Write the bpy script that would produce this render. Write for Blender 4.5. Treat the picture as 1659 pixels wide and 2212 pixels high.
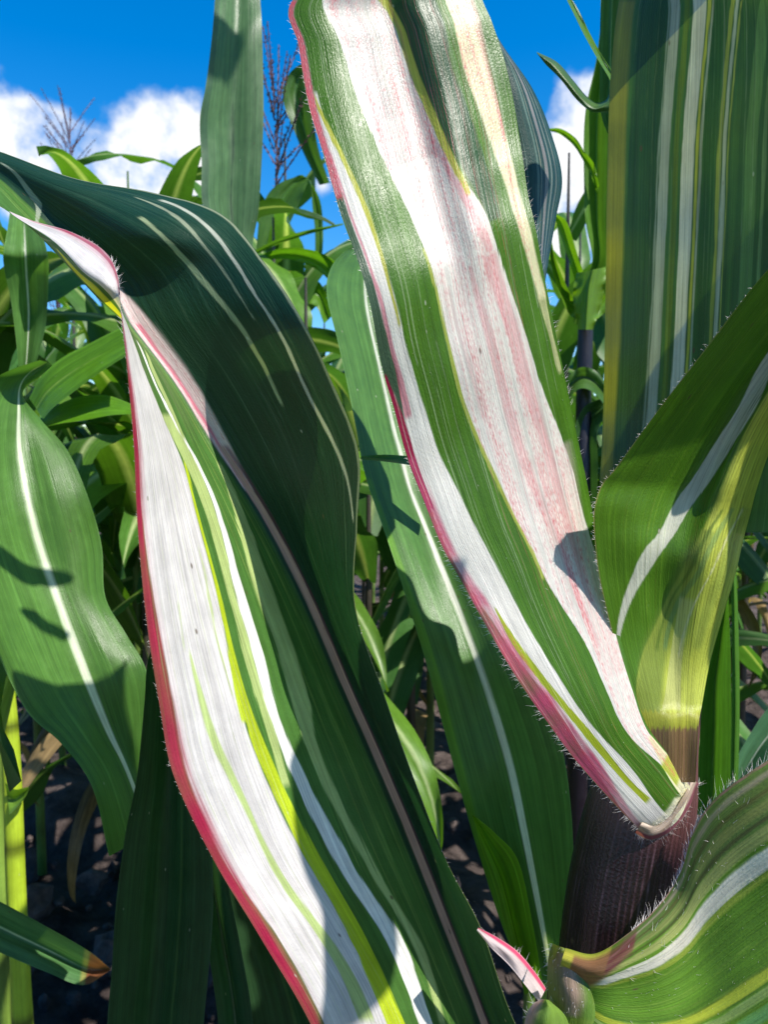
import bpy, bmesh, math, random
import numpy as np
from mathutils import Vector, Matrix

# ---------------------------------------------------------------- camera, light, exposure
for o in list(bpy.data.objects):
    bpy.data.objects.remove(o)
SC = bpy.context.scene
COL = SC.collection
R = math.radians

CAM_H, PITCH = 1.25, -4.0
W0, H0, FPX = 1659.0, 2212.0, 1671.0
cam_d = bpy.data.cameras.new('camera')
cam_d.sensor_fit = 'VERTICAL'
cam_d.sensor_height = 36.0
cam_d.lens = 36.0 * FPX / H0
cam_d.clip_start, cam_d.clip_end = 0.01, 500.0
cam_d.dof.use_dof = True
cam_d.dof.focus_distance = 0.31
cam_d.dof.aperture_fstop = 24.0
cam = bpy.data.objects.new('camera', cam_d)
COL.objects.link(cam)
cam.location = (0, 0, CAM_H)
cam.rotation_euler = (R(90 + PITCH), 0, 0)
SC.camera = cam

SUN = Vector((0.48, -0.33, 0.81)).normalized()
SUN_EL = math.asin(SUN.z)
SUN_ROT = math.atan2(SUN.x, SUN.y)
sl = bpy.data.lights.new('sun', 'SUN')
sl.energy = 5.0
sl.angle = R(0.53)
sl.color = (1.0, 0.955, 0.87)
sun = bpy.data.objects.new('sun', sl)
COL.objects.link(sun)
sun.rotation_euler = (-SUN).to_track_quat('-Z', 'Y').to_euler()
sun.location = (2, -2, 6)

SC.render.engine = 'CYCLES'
SC.view_settings.view_transform = 'Standard'
SC.view_settings.look = 'None'
SC.view_settings.gamma = 1.0
SC.view_settings.exposure = 0.88
SC.cycles.max_bounces = 8
SC.cycles.transmission_bounces = 6
SC.cycles.use_denoising = True

CA, SA = math.cos(R(PITCH)), math.sin(R(PITCH))


def P(px, py, d):
    """the world point seen at photo pixel (px, py), d metres along the view axis; numpy friendly"""
    x = (px - W0 / 2) / FPX * d
    u = (H0 / 2 - py) / FPX * d
    return np.stack([x, d * CA - u * SA, CAM_H + d * SA + u * CA], -1)


# ---------------------------------------------------------------- sky
world = bpy.data.worlds.new('World')
SC.world = world
world.use_nodes = True
nt = world.node_tree
nt.nodes.clear()
N, Lk = nt.nodes.new, nt.links.new


def node(tree, typ, **kw):
    n = tree.nodes.new(typ)
    for k, v in kw.items():
        if k.startswith('i_'):
            n.inputs[k[2:].replace('_', ' ')].default_value = v
        else:
            setattr(n, k, v)
    return n


def math_n(tree, op, a, b=None, clamp=False):
    n = tree.nodes.new('ShaderNodeMath')
    n.operation = op
    n.use_clamp = clamp
    for i, v in enumerate((a, b)):
        if v is None:
            continue
        if isinstance(v, (int, float)):
            n.inputs[i].default_value = v
        else:
            tree.links.new(v, n.inputs[i])
    return n.outputs[0]


def maprange(tree, v, a, b, c=0.0, d=1.0, smooth=True):
    n = tree.nodes.new('ShaderNodeMapRange')
    n.interpolation_type = 'SMOOTHSTEP' if smooth else 'LINEAR'
    tree.links.new(v, n.inputs[0])
    for i, k in enumerate((a, b, c, d)):
        n.inputs[1 + i].default_value = k
    return n.outputs[0]


def mixc(tree, fac, a, b, mode='MIX'):
    n = tree.nodes.new('ShaderNodeMix')
    n.data_type = 'RGBA'
    n.blend_type = mode
    for s, v in ((n.inputs[0], fac), (n.inputs[6], a), (n.inputs[7], b)):
        if isinstance(v, (int, float)):
            s.default_value = v
        elif isinstance(v, (tuple, list)):
            s.default_value = (*v[:3], 1)
        else:
            tree.links.new(v, s)
    return n.outputs[2]


sky = node(nt, 'ShaderNodeTexSky', sky_type='NISHITA', sun_disc=False, sun_elevation=SUN_EL, sun_rotation=SUN_ROT,
           altitude=300.0, air_density=1.0, dust_density=0.3, ozone_density=2.0)
hs = node(nt, 'ShaderNodeHueSaturation')
hs.inputs['Hue'].default_value = 0.503
hs.inputs['Saturation'].default_value = 1.5
hs.inputs['Value'].default_value = 2.25
Lk(sky.outputs[0], hs.inputs['Color'])
tc = node(nt, 'ShaderNodeTexCoord')
geo = tc.outputs['Generated']
cn = node(nt, 'ShaderNodeTexNoise', i_Scale=11.0, i_Detail=10.0, i_Roughness=0.55)
Lk(geo, cn.inputs['Vector'])
wn = node(nt, 'ShaderNodeTexNoise', i_Scale=2.2, i_Detail=3.0)
Lk(geo, wn.inputs['Vector'])
blob = None
CLOUDS = [((0, 350), .075), ((70, 300), .05), ((90, 360), .06), ((300, 370), .075), ((370, 275), .05), ((400, 350), .05), ((240, 400), .055), ((130, 410), .06),
          ((1260, 330), .085), ((1190, 420), .075), ((1245, 215), .035), ((700, 400), .018), ((1300, 440), .07)]
for (cx, cy), rad in CLOUDS:
    v = P(np.float64(cx), np.float64(cy), 1.0) - np.array([0, 0, CAM_H])
    v /= np.linalg.norm(v)
    dn = node(nt, 'ShaderNodeVectorMath', operation='DISTANCE')
    Lk(geo, dn.inputs[0])
    dn.inputs[1].default_value = v
    a = abs(rad)
    m = maprange(nt, dn.outputs['Value'], a * 1.5, 0.0, 0.0, 1.0 if rad > 0 else -1.0)
    blob = m if blob is None else math_n(nt, 'ADD', blob, m)
blob = math_n(nt, 'MINIMUM', blob, 1.0)
# other cumulus, all round the horizon
sep = node(nt, 'ShaderNodeSeparateXYZ')
Lk(geo, sep.inputs[0])
band = math_n(nt, 'MULTIPLY', maprange(nt, sep.outputs['Z'], 0.02, 0.12), maprange(nt, sep.outputs['Z'], 0.5, 0.3))
away = maprange(nt, sep.outputs['Y'], 0.75, 0.3)
other = math_n(nt, 'MULTIPLY', math_n(nt, 'MULTIPLY', band, away), maprange(nt, wn.outputs[0], 0.54, 0.66))
cov = math_n(nt, 'MAXIMUM', blob, other)
dens = math_n(nt, 'ADD', math_n(nt, 'MULTIPLY', cov, 0.66), math_n(nt, 'MULTIPLY', math_n(nt, 'SUBTRACT', cn.outputs[0], 0.5), 2.7))
mask = math_n(nt, 'MULTIPLY', maprange(nt, dens, 0.20, 0.85), maprange(nt, cov, 0.0, 0.12))
shade = maprange(nt, dens, 0.3, 0.95)
ccol = mixc(nt, shade, (7.4, 8.4, 10.2), (11.8, 11.8, 12.0))
skyc = mixc(nt, mask, hs.outputs[0], ccol)
bg = node(nt, 'ShaderNodeBackground')
bg.inputs['Strength'].default_value = 0.053
Lk(skyc, bg.inputs['Color'])
wo = node(nt, 'ShaderNodeOutputWorld')
Lk(bg.outputs[0], wo.inputs['Surface'])


# ---------------------------------------------------------------- materials
def new_mat(name):
    m = bpy.data.materials.new(name)
    m.use_nodes = True
    m.node_tree.nodes.clear()
    return m, m.node_tree


def leaf_material(name, rough=0.42, spec=0.5, transl=0.42, bump=0.5, speckle=False, vary=0.0, streak=0.16, tint=(1.15, 1.2, 0.45)):
    m, t = new_mat(name)
    at = node(t, 'ShaderNodeAttribute', attribute_name='Col')
    uv = node(t, 'ShaderNodeUVMap', uv_map='UVMap')
    mp = node(t, 'ShaderNodeMapping')
    mp.inputs['Scale'].default_value = (1100, 16, 1)
    t.links.new(uv.outputs[0], mp.inputs[0])
    fine = node(t, 'ShaderNodeTexNoise', i_Scale=1.0, i_Detail=2.5, i_Roughness=0.6)
    t.links.new(mp.outputs[0], fine.inputs['Vector'])
    mp2 = node(t, 'ShaderNodeMapping')
    mp2.inputs['Scale'].default_value = (240, 5, 1)
    t.links.new(uv.outputs[0], mp2.inputs[0])
    mid = node(t, 'ShaderNodeTexNoise', i_Scale=1.0, i_Detail=2.0)
    t.links.new(mp2.outputs[0], mid.inputs['Vector'])
    mp3 = node(t, 'ShaderNodeMapping')
    mp3.inputs['Scale'].default_value = (90, 60, 1)
    t.links.new(uv.outputs[0], mp3.inputs[0])
    blot = node(t, 'ShaderNodeTexNoise', i_Scale=1.0, i_Detail=5.0, i_Roughness=0.65)
    t.links.new(mp3.outputs[0], blot.inputs['Vector'])
    f1 = maprange(t, fine.outputs[0], 0.25, 0.75, 1 - streak, 1 + streak, False)
    f2 = maprange(t, mid.outputs[0], 0.3, 0.7, 1 - streak * .7, 1 + streak * .7, False)
    f3 = maprange(t, blot.outputs[0], 0.3, 0.7, 0.88, 1.12, False)
    f = math_n(t, 'MULTIPLY', math_n(t, 'MULTIPLY', f1, f2), f3)
    if vary:
        oi = node(t, 'ShaderNodeObjectInfo')
        f = math_n(t, 'MULTIPLY', f, maprange(t, oi.outputs['Random'], 0, 1, 1 - vary, 1 + vary, False))
    sc = node(t, 'ShaderNodeVectorMath', operation='SCALE')
    t.links.new(at.outputs['Color'], sc.inputs[0])
    t.links.new(f, sc.inputs['Scale'])
    base = sc.outputs[0]
    mps = node(t, 'ShaderNodeMapping')
    mps.inputs['Scale'].default_value = (170, 90, 1)
    t.links.new(uv.outputs[0], mps.inputs[0])
    vo = node(t, 'ShaderNodeTexVoronoi', i_Scale=1.0)
    t.links.new(mps.outputs[0], vo.inputs['Vector'])
    wn_ = node(t, 'ShaderNodeSeparateColor')
    t.links.new(vo.outputs['Color'], wn_.inputs[0])
    spot = math_n(t, 'MULTIPLY', maprange(t, vo.outputs['Distance'], .16, .06), maprange(t, wn_.outputs[0], .93, .95))
    base = mixc(t, math_n(t, 'MULTIPLY', spot, .75), base, (.09, .06, .03))
    dust = math_n(t, 'MULTIPLY', maprange(t, vo.outputs['Distance'], .12, .04), maprange(t, wn_.outputs[1], .86, .90))
    base = mixc(t, math_n(t, 'MULTIPLY', dust, .5), base, (.5, .5, .42))
    if speckle:
        pk = node(t, 'ShaderNodeAttribute', attribute_name='Pink')
        mp4 = node(t, 'ShaderNodeMapping')
        mp4.inputs['Scale'].default_value = (1500, 420, 1)
        t.links.new(uv.outputs[0], mp4.inputs[0])
        sp = node(t, 'ShaderNodeTexNoise', i_Scale=1.0, i_Detail=2.0)
        t.links.new(mp4.outputs[0], sp.inputs['Vector'])
        k = math_n(t, 'ADD', math_n(t, 'MULTIPLY', mid.outputs[0], 0.9), math_n(t, 'MULTIPLY', sp.outputs[0], 0.75))
        k = math_n(t, 'ADD', k, math_n(t, 'MULTIPLY', fine.outputs[0], 0.25))
        k = math_n(t, 'ADD', k, math_n(t, 'MULTIPLY', pk.outputs['Fac'], 0.55))
        k = math_n(t, 'MULTIPLY', maprange(t, k, 1.12, 1.60), maprange(t, pk.outputs['Fac'], 0.0, 0.15))
        base = mixc(t, math_n(t, 'MULTIPLY', k, 0.9), base, (0.50, 0.06, 0.09))
    d = node(t, 'ShaderNodeBsdfPrincipled')
    t.links.new(base, d.inputs['Base Color'])
    rr = maprange(t, blot.outputs[0], 0.3, 0.7, rough - 0.07, rough + 0.1, False)
    t.links.new(rr, d.inputs['Roughness'])
    d.inputs['Specular IOR Level'].default_value = spec
    tr = node(t, 'ShaderNodeBsdfTranslucent')
    tb = mixc(t, 1.0, base, tint, 'MULTIPLY')
    t.links.new(tb, tr.inputs['Color'])
    # parallel veins as fine relief
    bm_ = node(t, 'ShaderNodeBump')
    bm_.inputs['Strength'].default_value = bump
    bm_.inputs['Distance'].default_value = 0.0004
    grain = node(t, 'ShaderNodeTexNoise', i_Scale=1.0, i_Detail=2.0)
    mpg = node(t, 'ShaderNodeMapping')
    mpg.inputs['Scale'].default_value = (1500, 700, 1)
    t.links.new(uv.outputs[0], mpg.inputs[0])
    t.links.new(mpg.outputs[0], grain.inputs['Vector'])
    hgt = math_n(t, 'ADD', fine.outputs[0], math_n(t, 'MULTIPLY', mid.outputs[0], 1.2))
    hgt = math_n(t, 'ADD', hgt, math_n(t, 'MULTIPLY', grain.outputs[0], 0.7))
    t.links.new(hgt, bm_.inputs['Height'])
    t.links.new(bm_.outputs[0], d.inputs['Normal'])
    mx = node(t, 'ShaderNodeMixShader')
    mx.inputs[0].default_value = transl
    t.links.new(d.outputs[0], mx.inputs[1])
    t.links.new(tr.outputs[0], mx.inputs[2])
    out = node(t, 'ShaderNodeOutputMaterial')
    t.links.new(mx.outputs[0], out.inputs['Surface'])
    return m


def plain_material(name, color, rough=0.5, spec=0.4, noise=(40, 0.75, 1.25), transl=0.0, bump=0.0, bscale=60, bdist=0.002):
    m, t = new_mat(name)
    tcn = node(t, 'ShaderNodeTexCoord')
    nz = node(t, 'ShaderNodeTexNoise', i_Scale=float(noise[0]), i_Detail=6.0)
    t.links.new(tcn.outputs['Object'], nz.inputs['Vector'])
    sc = node(t, 'ShaderNodeVectorMath', operation='SCALE')
    sc.inputs[0].default_value = color
    t.links.new(maprange(t, nz.outputs[0], 0.3, 0.7, noise[1], noise[2], False), sc.inputs['Scale'])
    d = node(t, 'ShaderNodeBsdfPrincipled')
    t.links.new(sc.outputs[0], d.inputs['Base Color'])
    d.inputs['Roughness'].default_value = rough
    d.inputs['Specular IOR Level'].default_value = spec
    if bump:
        b = node(t, 'ShaderNodeBump')
        b.inputs['Strength'].default_value = bump
        b.inputs['Distance'].default_value = bdist
        n2 = node(t, 'ShaderNodeTexNoise', i_Scale=float(bscale), i_Detail=8.0)
        t.links.new(tcn.outputs['Object'], n2.inputs['Vector'])
        t.links.new(n2.outputs[0], b.inputs['Height'])
        t.links.new(b.outputs[0], d.inputs['Normal'])
    out = node(t, 'ShaderNodeOutputMaterial')
    if transl:
        tr = node(t, 'ShaderNodeBsdfTranslucent')
        t.links.new(sc.outputs[0], tr.inputs['Color'])
        mx = node(t, 'ShaderNodeMixShader')
        mx.inputs[0].default_value = transl
        t.links.new(d.outputs[0], mx.inputs[1])
        t.links.new(tr.outputs[0], mx.inputs[2])
        t.links.new(mx.outputs[0], out.inputs['Surface'])
    else:
        t.links.new(d.outputs[0], out.inputs['Surface'])
    return m


M_VAR = leaf_material('variegated_leaf', rough=0.36, spec=0.32, transl=0.34, bump=0.6, speckle=True, streak=0.21)
M_GREEN = leaf_material('green_leaf', rough=0.36, spec=0.34, transl=0.42, bump=0.4, streak=0.24)
M_FIELD = leaf_material('field_leaf', rough=0.40, spec=0.34, transl=0.45, bump=0.2, vary=0.3)
M_STALK = leaf_material('stalk_skin', rough=0.36, spec=0.5, transl=0.06, bump=1.0, tint=(1, .8, .5))
M_HAIR = plain_material('leaf_hair', (0.8, 0.75, 0.72), 0.4, 0.5, (10, .9, 1.1), 0.4)
M_TASSEL = plain_material('tassel_husk', (0.11, 0.055, 0.06), 0.6, 0.3, (120, .5, 1.5), 0.15)
M_CLOD = plain_material('soil_clod', (0.085, 0.066, 0.060), 0.95, 0.15, (30, .55, 1.5), 0, 0.8, 140, 0.004)
M_LITTER = plain_material('dry_leaf', (0.30, 0.19, 0.10), 0.7, 0.3, (60, .6, 1.4), 0.3)

# leaf pigments (linear base colours)
DKG = (0.028, 0.085, 0.038)
GRN = (0.054, 0.140, 0.008)
OLV = (0.150, 0.210, 0.030)
YGR = (0.330, 0.410, 0.020)
PALE = (0.380, 0.470, 0.170)
YWH = (0.620, 0.590, 0.360)
WHT = (0.680, 0.640, 0.585)
GWH = (0.520, 0.520, 0.470)
PNK = (0.640, 0.130, 0.230)
RED = (0.300, 0.008, 0.048)
TAN = (0.270, 0.190, 0.110)
PUR = (0.040, 0.010, 0.018)


# ---------------------------------------------------------------- geometry helpers
def cr(arr, n):
    """Catmull-Rom along axis 0 of arr to n samples (uniform in the station number)"""
    arr = np.asarray(arr, float)
    k = arr.shape[0]
    if k == 2:
        t = np.linspace(0, 1, n).reshape((-1,) + (1,) * (arr.ndim - 1))
        return arr[0] * (1 - t) + arr[1] * t
    ext = np.concatenate([2 * arr[:1] - arr[1:2], arr, 2 * arr[-1:] - arr[-2:-1]], 0)
    x = np.linspace(0, k - 1, n)
    i = np.minimum(x.astype(int), k - 2)
    f = (x - i).reshape((-1,) + (1,) * (arr.ndim - 1))
    p0, p1, p2, p3 = ext[i], ext[i + 1], ext[i + 2], ext[i + 3]
    return 0.5 * (2 * p1 + (p2 - p0) * f + (2 * p0 - 5 * p1 + 4 * p2 - p3) * f ** 2 + (3 * p1 - p0 - 3 * p2 + p3) * f ** 3)


def grid_faces(nt_, ns_):
    i = np.arange((nt_ - 1) * (ns_ - 1))
    r, c = i // (ns_ - 1), i % (ns_ - 1)
    a = r * ns_ + c
    return np.stack([a, a + 1, a + ns_ + 1, a + ns_], 1)


def grid_mesh(name, co, uv, col, mat, pink=None):
    nt_, ns_ = co.shape[:2]
    me = bpy.data.meshes.new(name)
    f = grid_faces(nt_, ns_)
    me.vertices.add(nt_ * ns_)
    me.vertices.foreach_set('co', co.reshape(-1).astype(np.float32))
    me.loops.add(f.size)
    me.loops.foreach_set('vertex_index', f.reshape(-1).astype(np.int32))
    me.polygons.add(len(f))
    me.polygons.foreach_set('loop_start', np.arange(0, f.size, 4, dtype=np.int32))
    me.polygons.foreach_set('use_smooth', np.ones(len(f), bool))
    me.update(calc_edges=True)
    ul = me.uv_layers.new(name='UVMap')
    ul.data.foreach_set('uv', uv.reshape(-1, 2)[f.reshape(-1)].reshape(-1).astype(np.float32))
    ca = me.attributes.new('Col', 'FLOAT_COLOR', 'POINT')
    c4 = np.ones((nt_ * ns_, 4), np.float32)
    c4[:, :3] = col.reshape(-1, 3)
    ca.data.foreach_set('color', c4.reshape(-1))
    if pink is not None:
        pa = me.attributes.new('Pink', 'FLOAT', 'POINT')
        pa.data.foreach_set('value', pink.reshape(-1).astype(np.float32))
    me.materials.append(mat)
    me.validate()
    return me


def link(name, me, parent=None, **props):
    o = bpy.data.objects.new(name, me)
    COL.objects.link(o)
    if parent is not None:
        o.parent = parent
        o.matrix_parent_inverse = Matrix.Translation(-parent.location)
    for k, v in props.items():
        o[k] = v
    return o


def thing(name, label, cat, loc, group=None):
    o = bpy.data.objects.new(name, None)
    o.empty_display_size = 0.05
    COL.objects.link(o)
    o.location = loc
    o['label'], o['category'] = label, cat
    if group:
        o['group'] = group
    return o


def sstep(a, b, x):
    t = np.clip((x - a) / np.where(np.abs(b - a) < 1e-9, 1e-9, b - a), 0, 1)
    return t * t * (3 - 2 * t)


rng = np.random.default_rng(7)


def vnoise(x, seed=0):
    """smooth 1-D value noise in [-1, 1]"""
    g = np.random.default_rng(seed).uniform(-1, 1, 4096)
    i = np.floor(x).astype(int)
    f = x - i
    f = f * f * (3 - 2 * f)
    return g[i % 4096] * (1 - f) + g[(i + 1) % 4096] * f


class Blade:
    """A leaf surface lofted over stations (base to tip); each station is a list of rail points (x, y, depth)."""

    def __init__(self, stations, ns=60, nt_=200, ripple=0.0, rip_n=9, seed=1):
        st = np.asarray(stations, float)
        self.k = st.shape[0]
        rows = cr(st, nt_)
        g = np.swapaxes(cr(np.swapaxes(rows, 0, 1), ns), 0, 1)
        self.nt, self.ns = nt_, ns
        self.s = np.linspace(0, 1, ns)
        self.t = np.linspace(0, self.k - 1, nt_)
        self.px = g
        T = self.t[:, None]
        S = self.s[None, :]
        wav = 0.0005 * np.sin(T * 1.7 + S * 4 + seed) + 0.0003 * np.sin(T * 3.1 - S * 7 + seed * 2)
        if ripple:
            e = np.clip(np.abs(S - .5) * 2, 0, 1) ** 3
            side = np.where(S < .5, 0, 40)
            wav = wav + ripple * e * vnoise(T * rip_n / self.k + side, seed + 3)
        g = g.copy()
        g[..., 2] = g[..., 2] + wav
        self.co = P(g[..., 0], g[..., 1], g[..., 2])
        w = np.linalg.norm(np.diff(self.co, axis=1), axis=2).sum(1).max()
        l = np.linalg.norm(np.diff(self.co[:, ns // 2], axis=0), axis=1)
        l = np.concatenate([[0], np.cumsum(l)])
        self.uv = np.stack([np.broadcast_to(S * w, (nt_, ns)), np.broadcast_to(l[:, None], (nt_, ns))], -1) + rng.uniform(0, 5)
        self.col = np.zeros((nt_, ns, 3))
        self.pink = np.zeros((nt_, ns))
        # the edges of stripes break up along the veins: a small shift, different for every vein, slow along the blade
        q = np.random.default_rng(seed + 900)
        nv = 170
        i = np.floor(self.s * nv).astype(int)
        tab = q.uniform(-1, 1, (60, nv + 2)) * (q.uniform(0, 1, (1, nv + 2)) ** 2)
        tt = np.clip(self.t * 1.6 + 1, 0, 58)
        k0 = tt.astype(int)
        fr = (tt - k0)[:, None]
        self.jit = (tab[k0][:, i] * (1 - fr) + tab[np.minimum(k0 + 1, 59)][:, i] * fr) * 0.007

    def fill(self, c):
        self.col[:] = c
        return self

    def st(self, x, y, t0=0, t1=99):
        ok = (self.t >= t0) & (self.t <= t1)
        d = (self.px[ok][..., 0] - x) ** 2 + (self.px[ok][..., 1] - y) ** 2
        i = np.unravel_index(np.argmin(d), d.shape)
        return self.t[ok][i[0]], self.s[i[1]]

    def stripe(self, c, rows, soft=0.004, op=1.0, jag=0.0012, trange=(0, 99), pink=None, fade=True, seed=None, smooth=1.3, jk=1.0, patch=0.0):
        """rows: (y, x_left, x_right) in photo pixels, or ('s', t, s0, s1)"""
        a, b = [], []
        for r in rows:
            if r[0] == 's':
                a.append((r[1], r[2])); b.append((r[1], r[3]))
            else:
                a.append(self.st(r[1], r[0], *trange)); b.append(self.st(r[2], r[0], *trange))
        a.sort(); b.sort()
        a, b = np.array(a), np.array(b)
        sa = np.interp(self.t, a[:, 0], a[:, 1])
        sb = np.interp(self.t, b[:, 0], b[:, 1])
        seed = int(abs(a[0, 1] * 1e4)) if seed is None else seed
        kn = max(3, int(self.nt / self.k * smooth)) | 1
        w = np.hanning(kn + 2)[1:-1]
        w /= w.sum()
        sa, sb = (np.convolve(np.pad(z, kn // 2, mode='reflect', reflect_type='odd'), w, 'valid') for z in (sa, sb))
        sa = sa + jag * vnoise(self.t * 6.3, seed)
        sb = sb + jag * vnoise(self.t * 5.1 + 50, seed + 1)
        lo, hi = np.minimum(sa, sb)[:, None], np.maximum(sa, sb)[:, None]
        soft = soft * .6
        S = self.s[None] + self.jit * (1 if soft > .0019 else .3) * jk
        m = sstep(lo - soft, lo + soft, S) * (1 - sstep(hi - soft, hi + soft, S))
        if fade:
            t0, t1 = min(a[0, 0], b[0, 0]), max(a[-1, 0], b[-1, 0])
            ok = np.ones_like(self.t)
            if t0 > 0.1:
                ok = ok * sstep(t0 - .05, t0 + .05, self.t)
            if t1 < self.k - 1.1:
                ok = ok * (1 - sstep(t1 - .05, t1 + .05, self.t))
            m = m * ok[:, None]
        if patch:
            m = m * np.clip(1 - patch * (.5 + .5 * vnoise(self.t * 2.6 + 0.0, 71))[:, None] - patch * .7 * np.abs(self.jit) / .007, 0, 1)
        m = (m * op)[..., None]
        self.col[:] = self.col * (1 - m) + np.asarray(c) * m
        if pink is not None:
            self.pink[:] = self.pink * (1 - m[..., 0]) + pink * m[..., 0]
        return self

    def lines(self, n, c, seed, lo=0.02, hi=0.98, wid=(0.002, 0.007), op=(0.1, 0.45)):
        """n random hair-thin stripes along the blade"""
        q = np.random.default_rng(seed)
        for _ in range(n):
            s = q.uniform(lo, hi); w = q.uniform(*wid); t0 = q.uniform(-2, self.k * .7); t1 = t0 + q.uniform(1, self.k)
            self.stripe(c, [('s', max(t0, 0), s, s + w), ('s', min(t1, self.k - 1), s, s + w)], soft=0.003, op=q.uniform(*op), jag=0.001)
        return self

    def build(self, name, mat, parent=None, **props):
        me = grid_mesh(name, self.co, self.uv, self.col, mat, self.pink)
        return link(name, me, parent, **props)

    def hairs(self, parent, edge=0, n=200, t0=0, t1=99, length=0.004, name='margin_hair', surface=False, s0=0, s1=1, seed=3, out=1.0, rad=0.00006):
        q = np.random.default_rng(seed)
        idx = np.where((self.t >= t0) & (self.t <= t1))[0]
        vs, fs = [], []
        nrm = np.cross(np.gradient(self.co, axis=0), np.gradient(self.co, axis=1))
        nrm /= np.linalg.norm(nrm, axis=2, keepdims=True) + 1e-12
        camp = np.array([0, 0, CAM_H])
        for _ in range(n):
            i = int(q.choice(idx))
            j = int(q.uniform(s0, s1) * (self.ns - 1)) if surface else (0 if edge == 0 else self.ns - 1)
            p = self.co[i, j].copy()
            if i + 1 < self.nt:
                p += (self.co[i + 1, j] - p) * q.uniform()
            nn = nrm[i, j]
            if np.dot(camp - p, nn) < 0:
                nn = -nn
            along = self.co[min(i + 1, self.nt - 1), j] - self.co[max(i - 1, 0), j]
            along /= np.linalg.norm(along) + 1e-12
            if surface:
                d = nn * 0.6 + along * 0.8 + q.normal(0, .3, 3)
            else:
                k = 1 if edge == 0 else -2
                d = (self.co[i, j] - self.co[i, k]) / (np.linalg.norm(self.co[i, j] - self.co[i, k]) + 1e-12)
                d = d * out + nn * q.uniform(-.3, .5) + along * q.uniform(-.2, .9) + q.normal(0, .2, 3)
            d /= np.linalg.norm(d)
            ln = length * q.uniform(.35, 1.2)
            e1 = np.cross(d, [0.3, 0.5, 0.8]); e1 /= np.linalg.norm(e1)
            e2 = np.cross(d, e1)
            bend = q.normal(0, .25, 3) * ln
            b = len(vs)
            for fr, rr in ((0, 1.0), (.55, .7)):
                c = p + d * ln * fr + bend * fr * fr
                for a in (0, 2.094, 4.189):
                    vs.append(c + (e1 * math.cos(a) + e2 * math.sin(a)) * rad * rr)
            vs.append(p + d * ln + bend)
            for a in range(3):
                a2 = (a + 1) % 3
                fs.append((b + a, b + a2, b + 3 + a2, b + 3 + a))
                fs.append((b + 3 + a, b + 3 + a2, b + 6))
        me = bpy.data.meshes.new(name)
        me.from_pydata([tuple(v) for v in vs], [], fs)
        me.materials.append(M_HAIR)
        return link(name, me, parent, kind='stuff')


def two(L, Rr, ld, rd, prof=(0, .5, 1, .5, 0), amp=0.008):
    """stations from a left and a right outline and their depths; amp is how far the middle lies behind the edges"""
    out = []
    for i, (l, r) in enumerate(zip(L, Rr)):
        a = ld[i] if isinstance(ld, (list, tuple)) else ld
        b = rd[i] if isinstance(rd, (list, tuple)) else rd
        am = amp[i] if isinstance(amp, (list, tuple)) else amp
        row = []
        for j, p in enumerate(prof):
            f = j / (len(prof) - 1)
            row.append((l[0] + (r[0] - l[0]) * f, l[1] + (r[1] - l[1]) * f, a + (b - a) * f + p * am))
        out.append(row)
    return out


def tube(name, path, rad, mat, colf, parent=None, n=40, nt_=60, flat=1.0, **props):
    """path: world points; rad: metres; colf(v in 0..1, angle array) gives the colour"""
    pts = cr(np.asarray(path, float), nt_)
    rr = cr(np.asarray(rad, float)[:, None], nt_)[:, 0]
    tan = np.gradient(pts, axis=0)
    tan /= np.linalg.norm(tan, axis=1, keepdims=True)
    e1 = np.cross(tan, [0, 1, 0.0]); e1 /= np.linalg.norm(e1, axis=1, keepdims=True)
    e2 = np.cross(tan, e1)
    a = np.linspace(0, 2 * np.pi, n)
    co = pts[:, None] + rr[:, None, None] * (e1[:, None] * np.cos(a)[None, :, None] + flat * e2[:, None] * np.sin(a)[None, :, None])
    l = np.concatenate([[0], np.cumsum(np.linalg.norm(np.diff(pts, axis=0), axis=1))])
    uv = np.stack([np.broadcast_to(a[None] * rr.mean(), (nt_, n)), np.broadcast_to(l[:, None], (nt_, n))], -1)
    col = np.stack([colf(v, a) for v in np.linspace(0, 1, nt_)])
    return link(name, grid_mesh(name, co, uv, col, mat, np.zeros((nt_, n))), parent, **props)


def stalk_green(v, a):
    c = np.array([0.17, 0.27, 0.04])
    return np.broadcast_to(c, (len(a), 3)) * (0.8 + 0.3 * np.sin(v * 40 + 1))


def down(px, py, d):
    """ground point under the world point of a pixel"""
    p = P(np.float64(px), np.float64(py), d)
    return np.array([p[0], p[1], 0.0])


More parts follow.
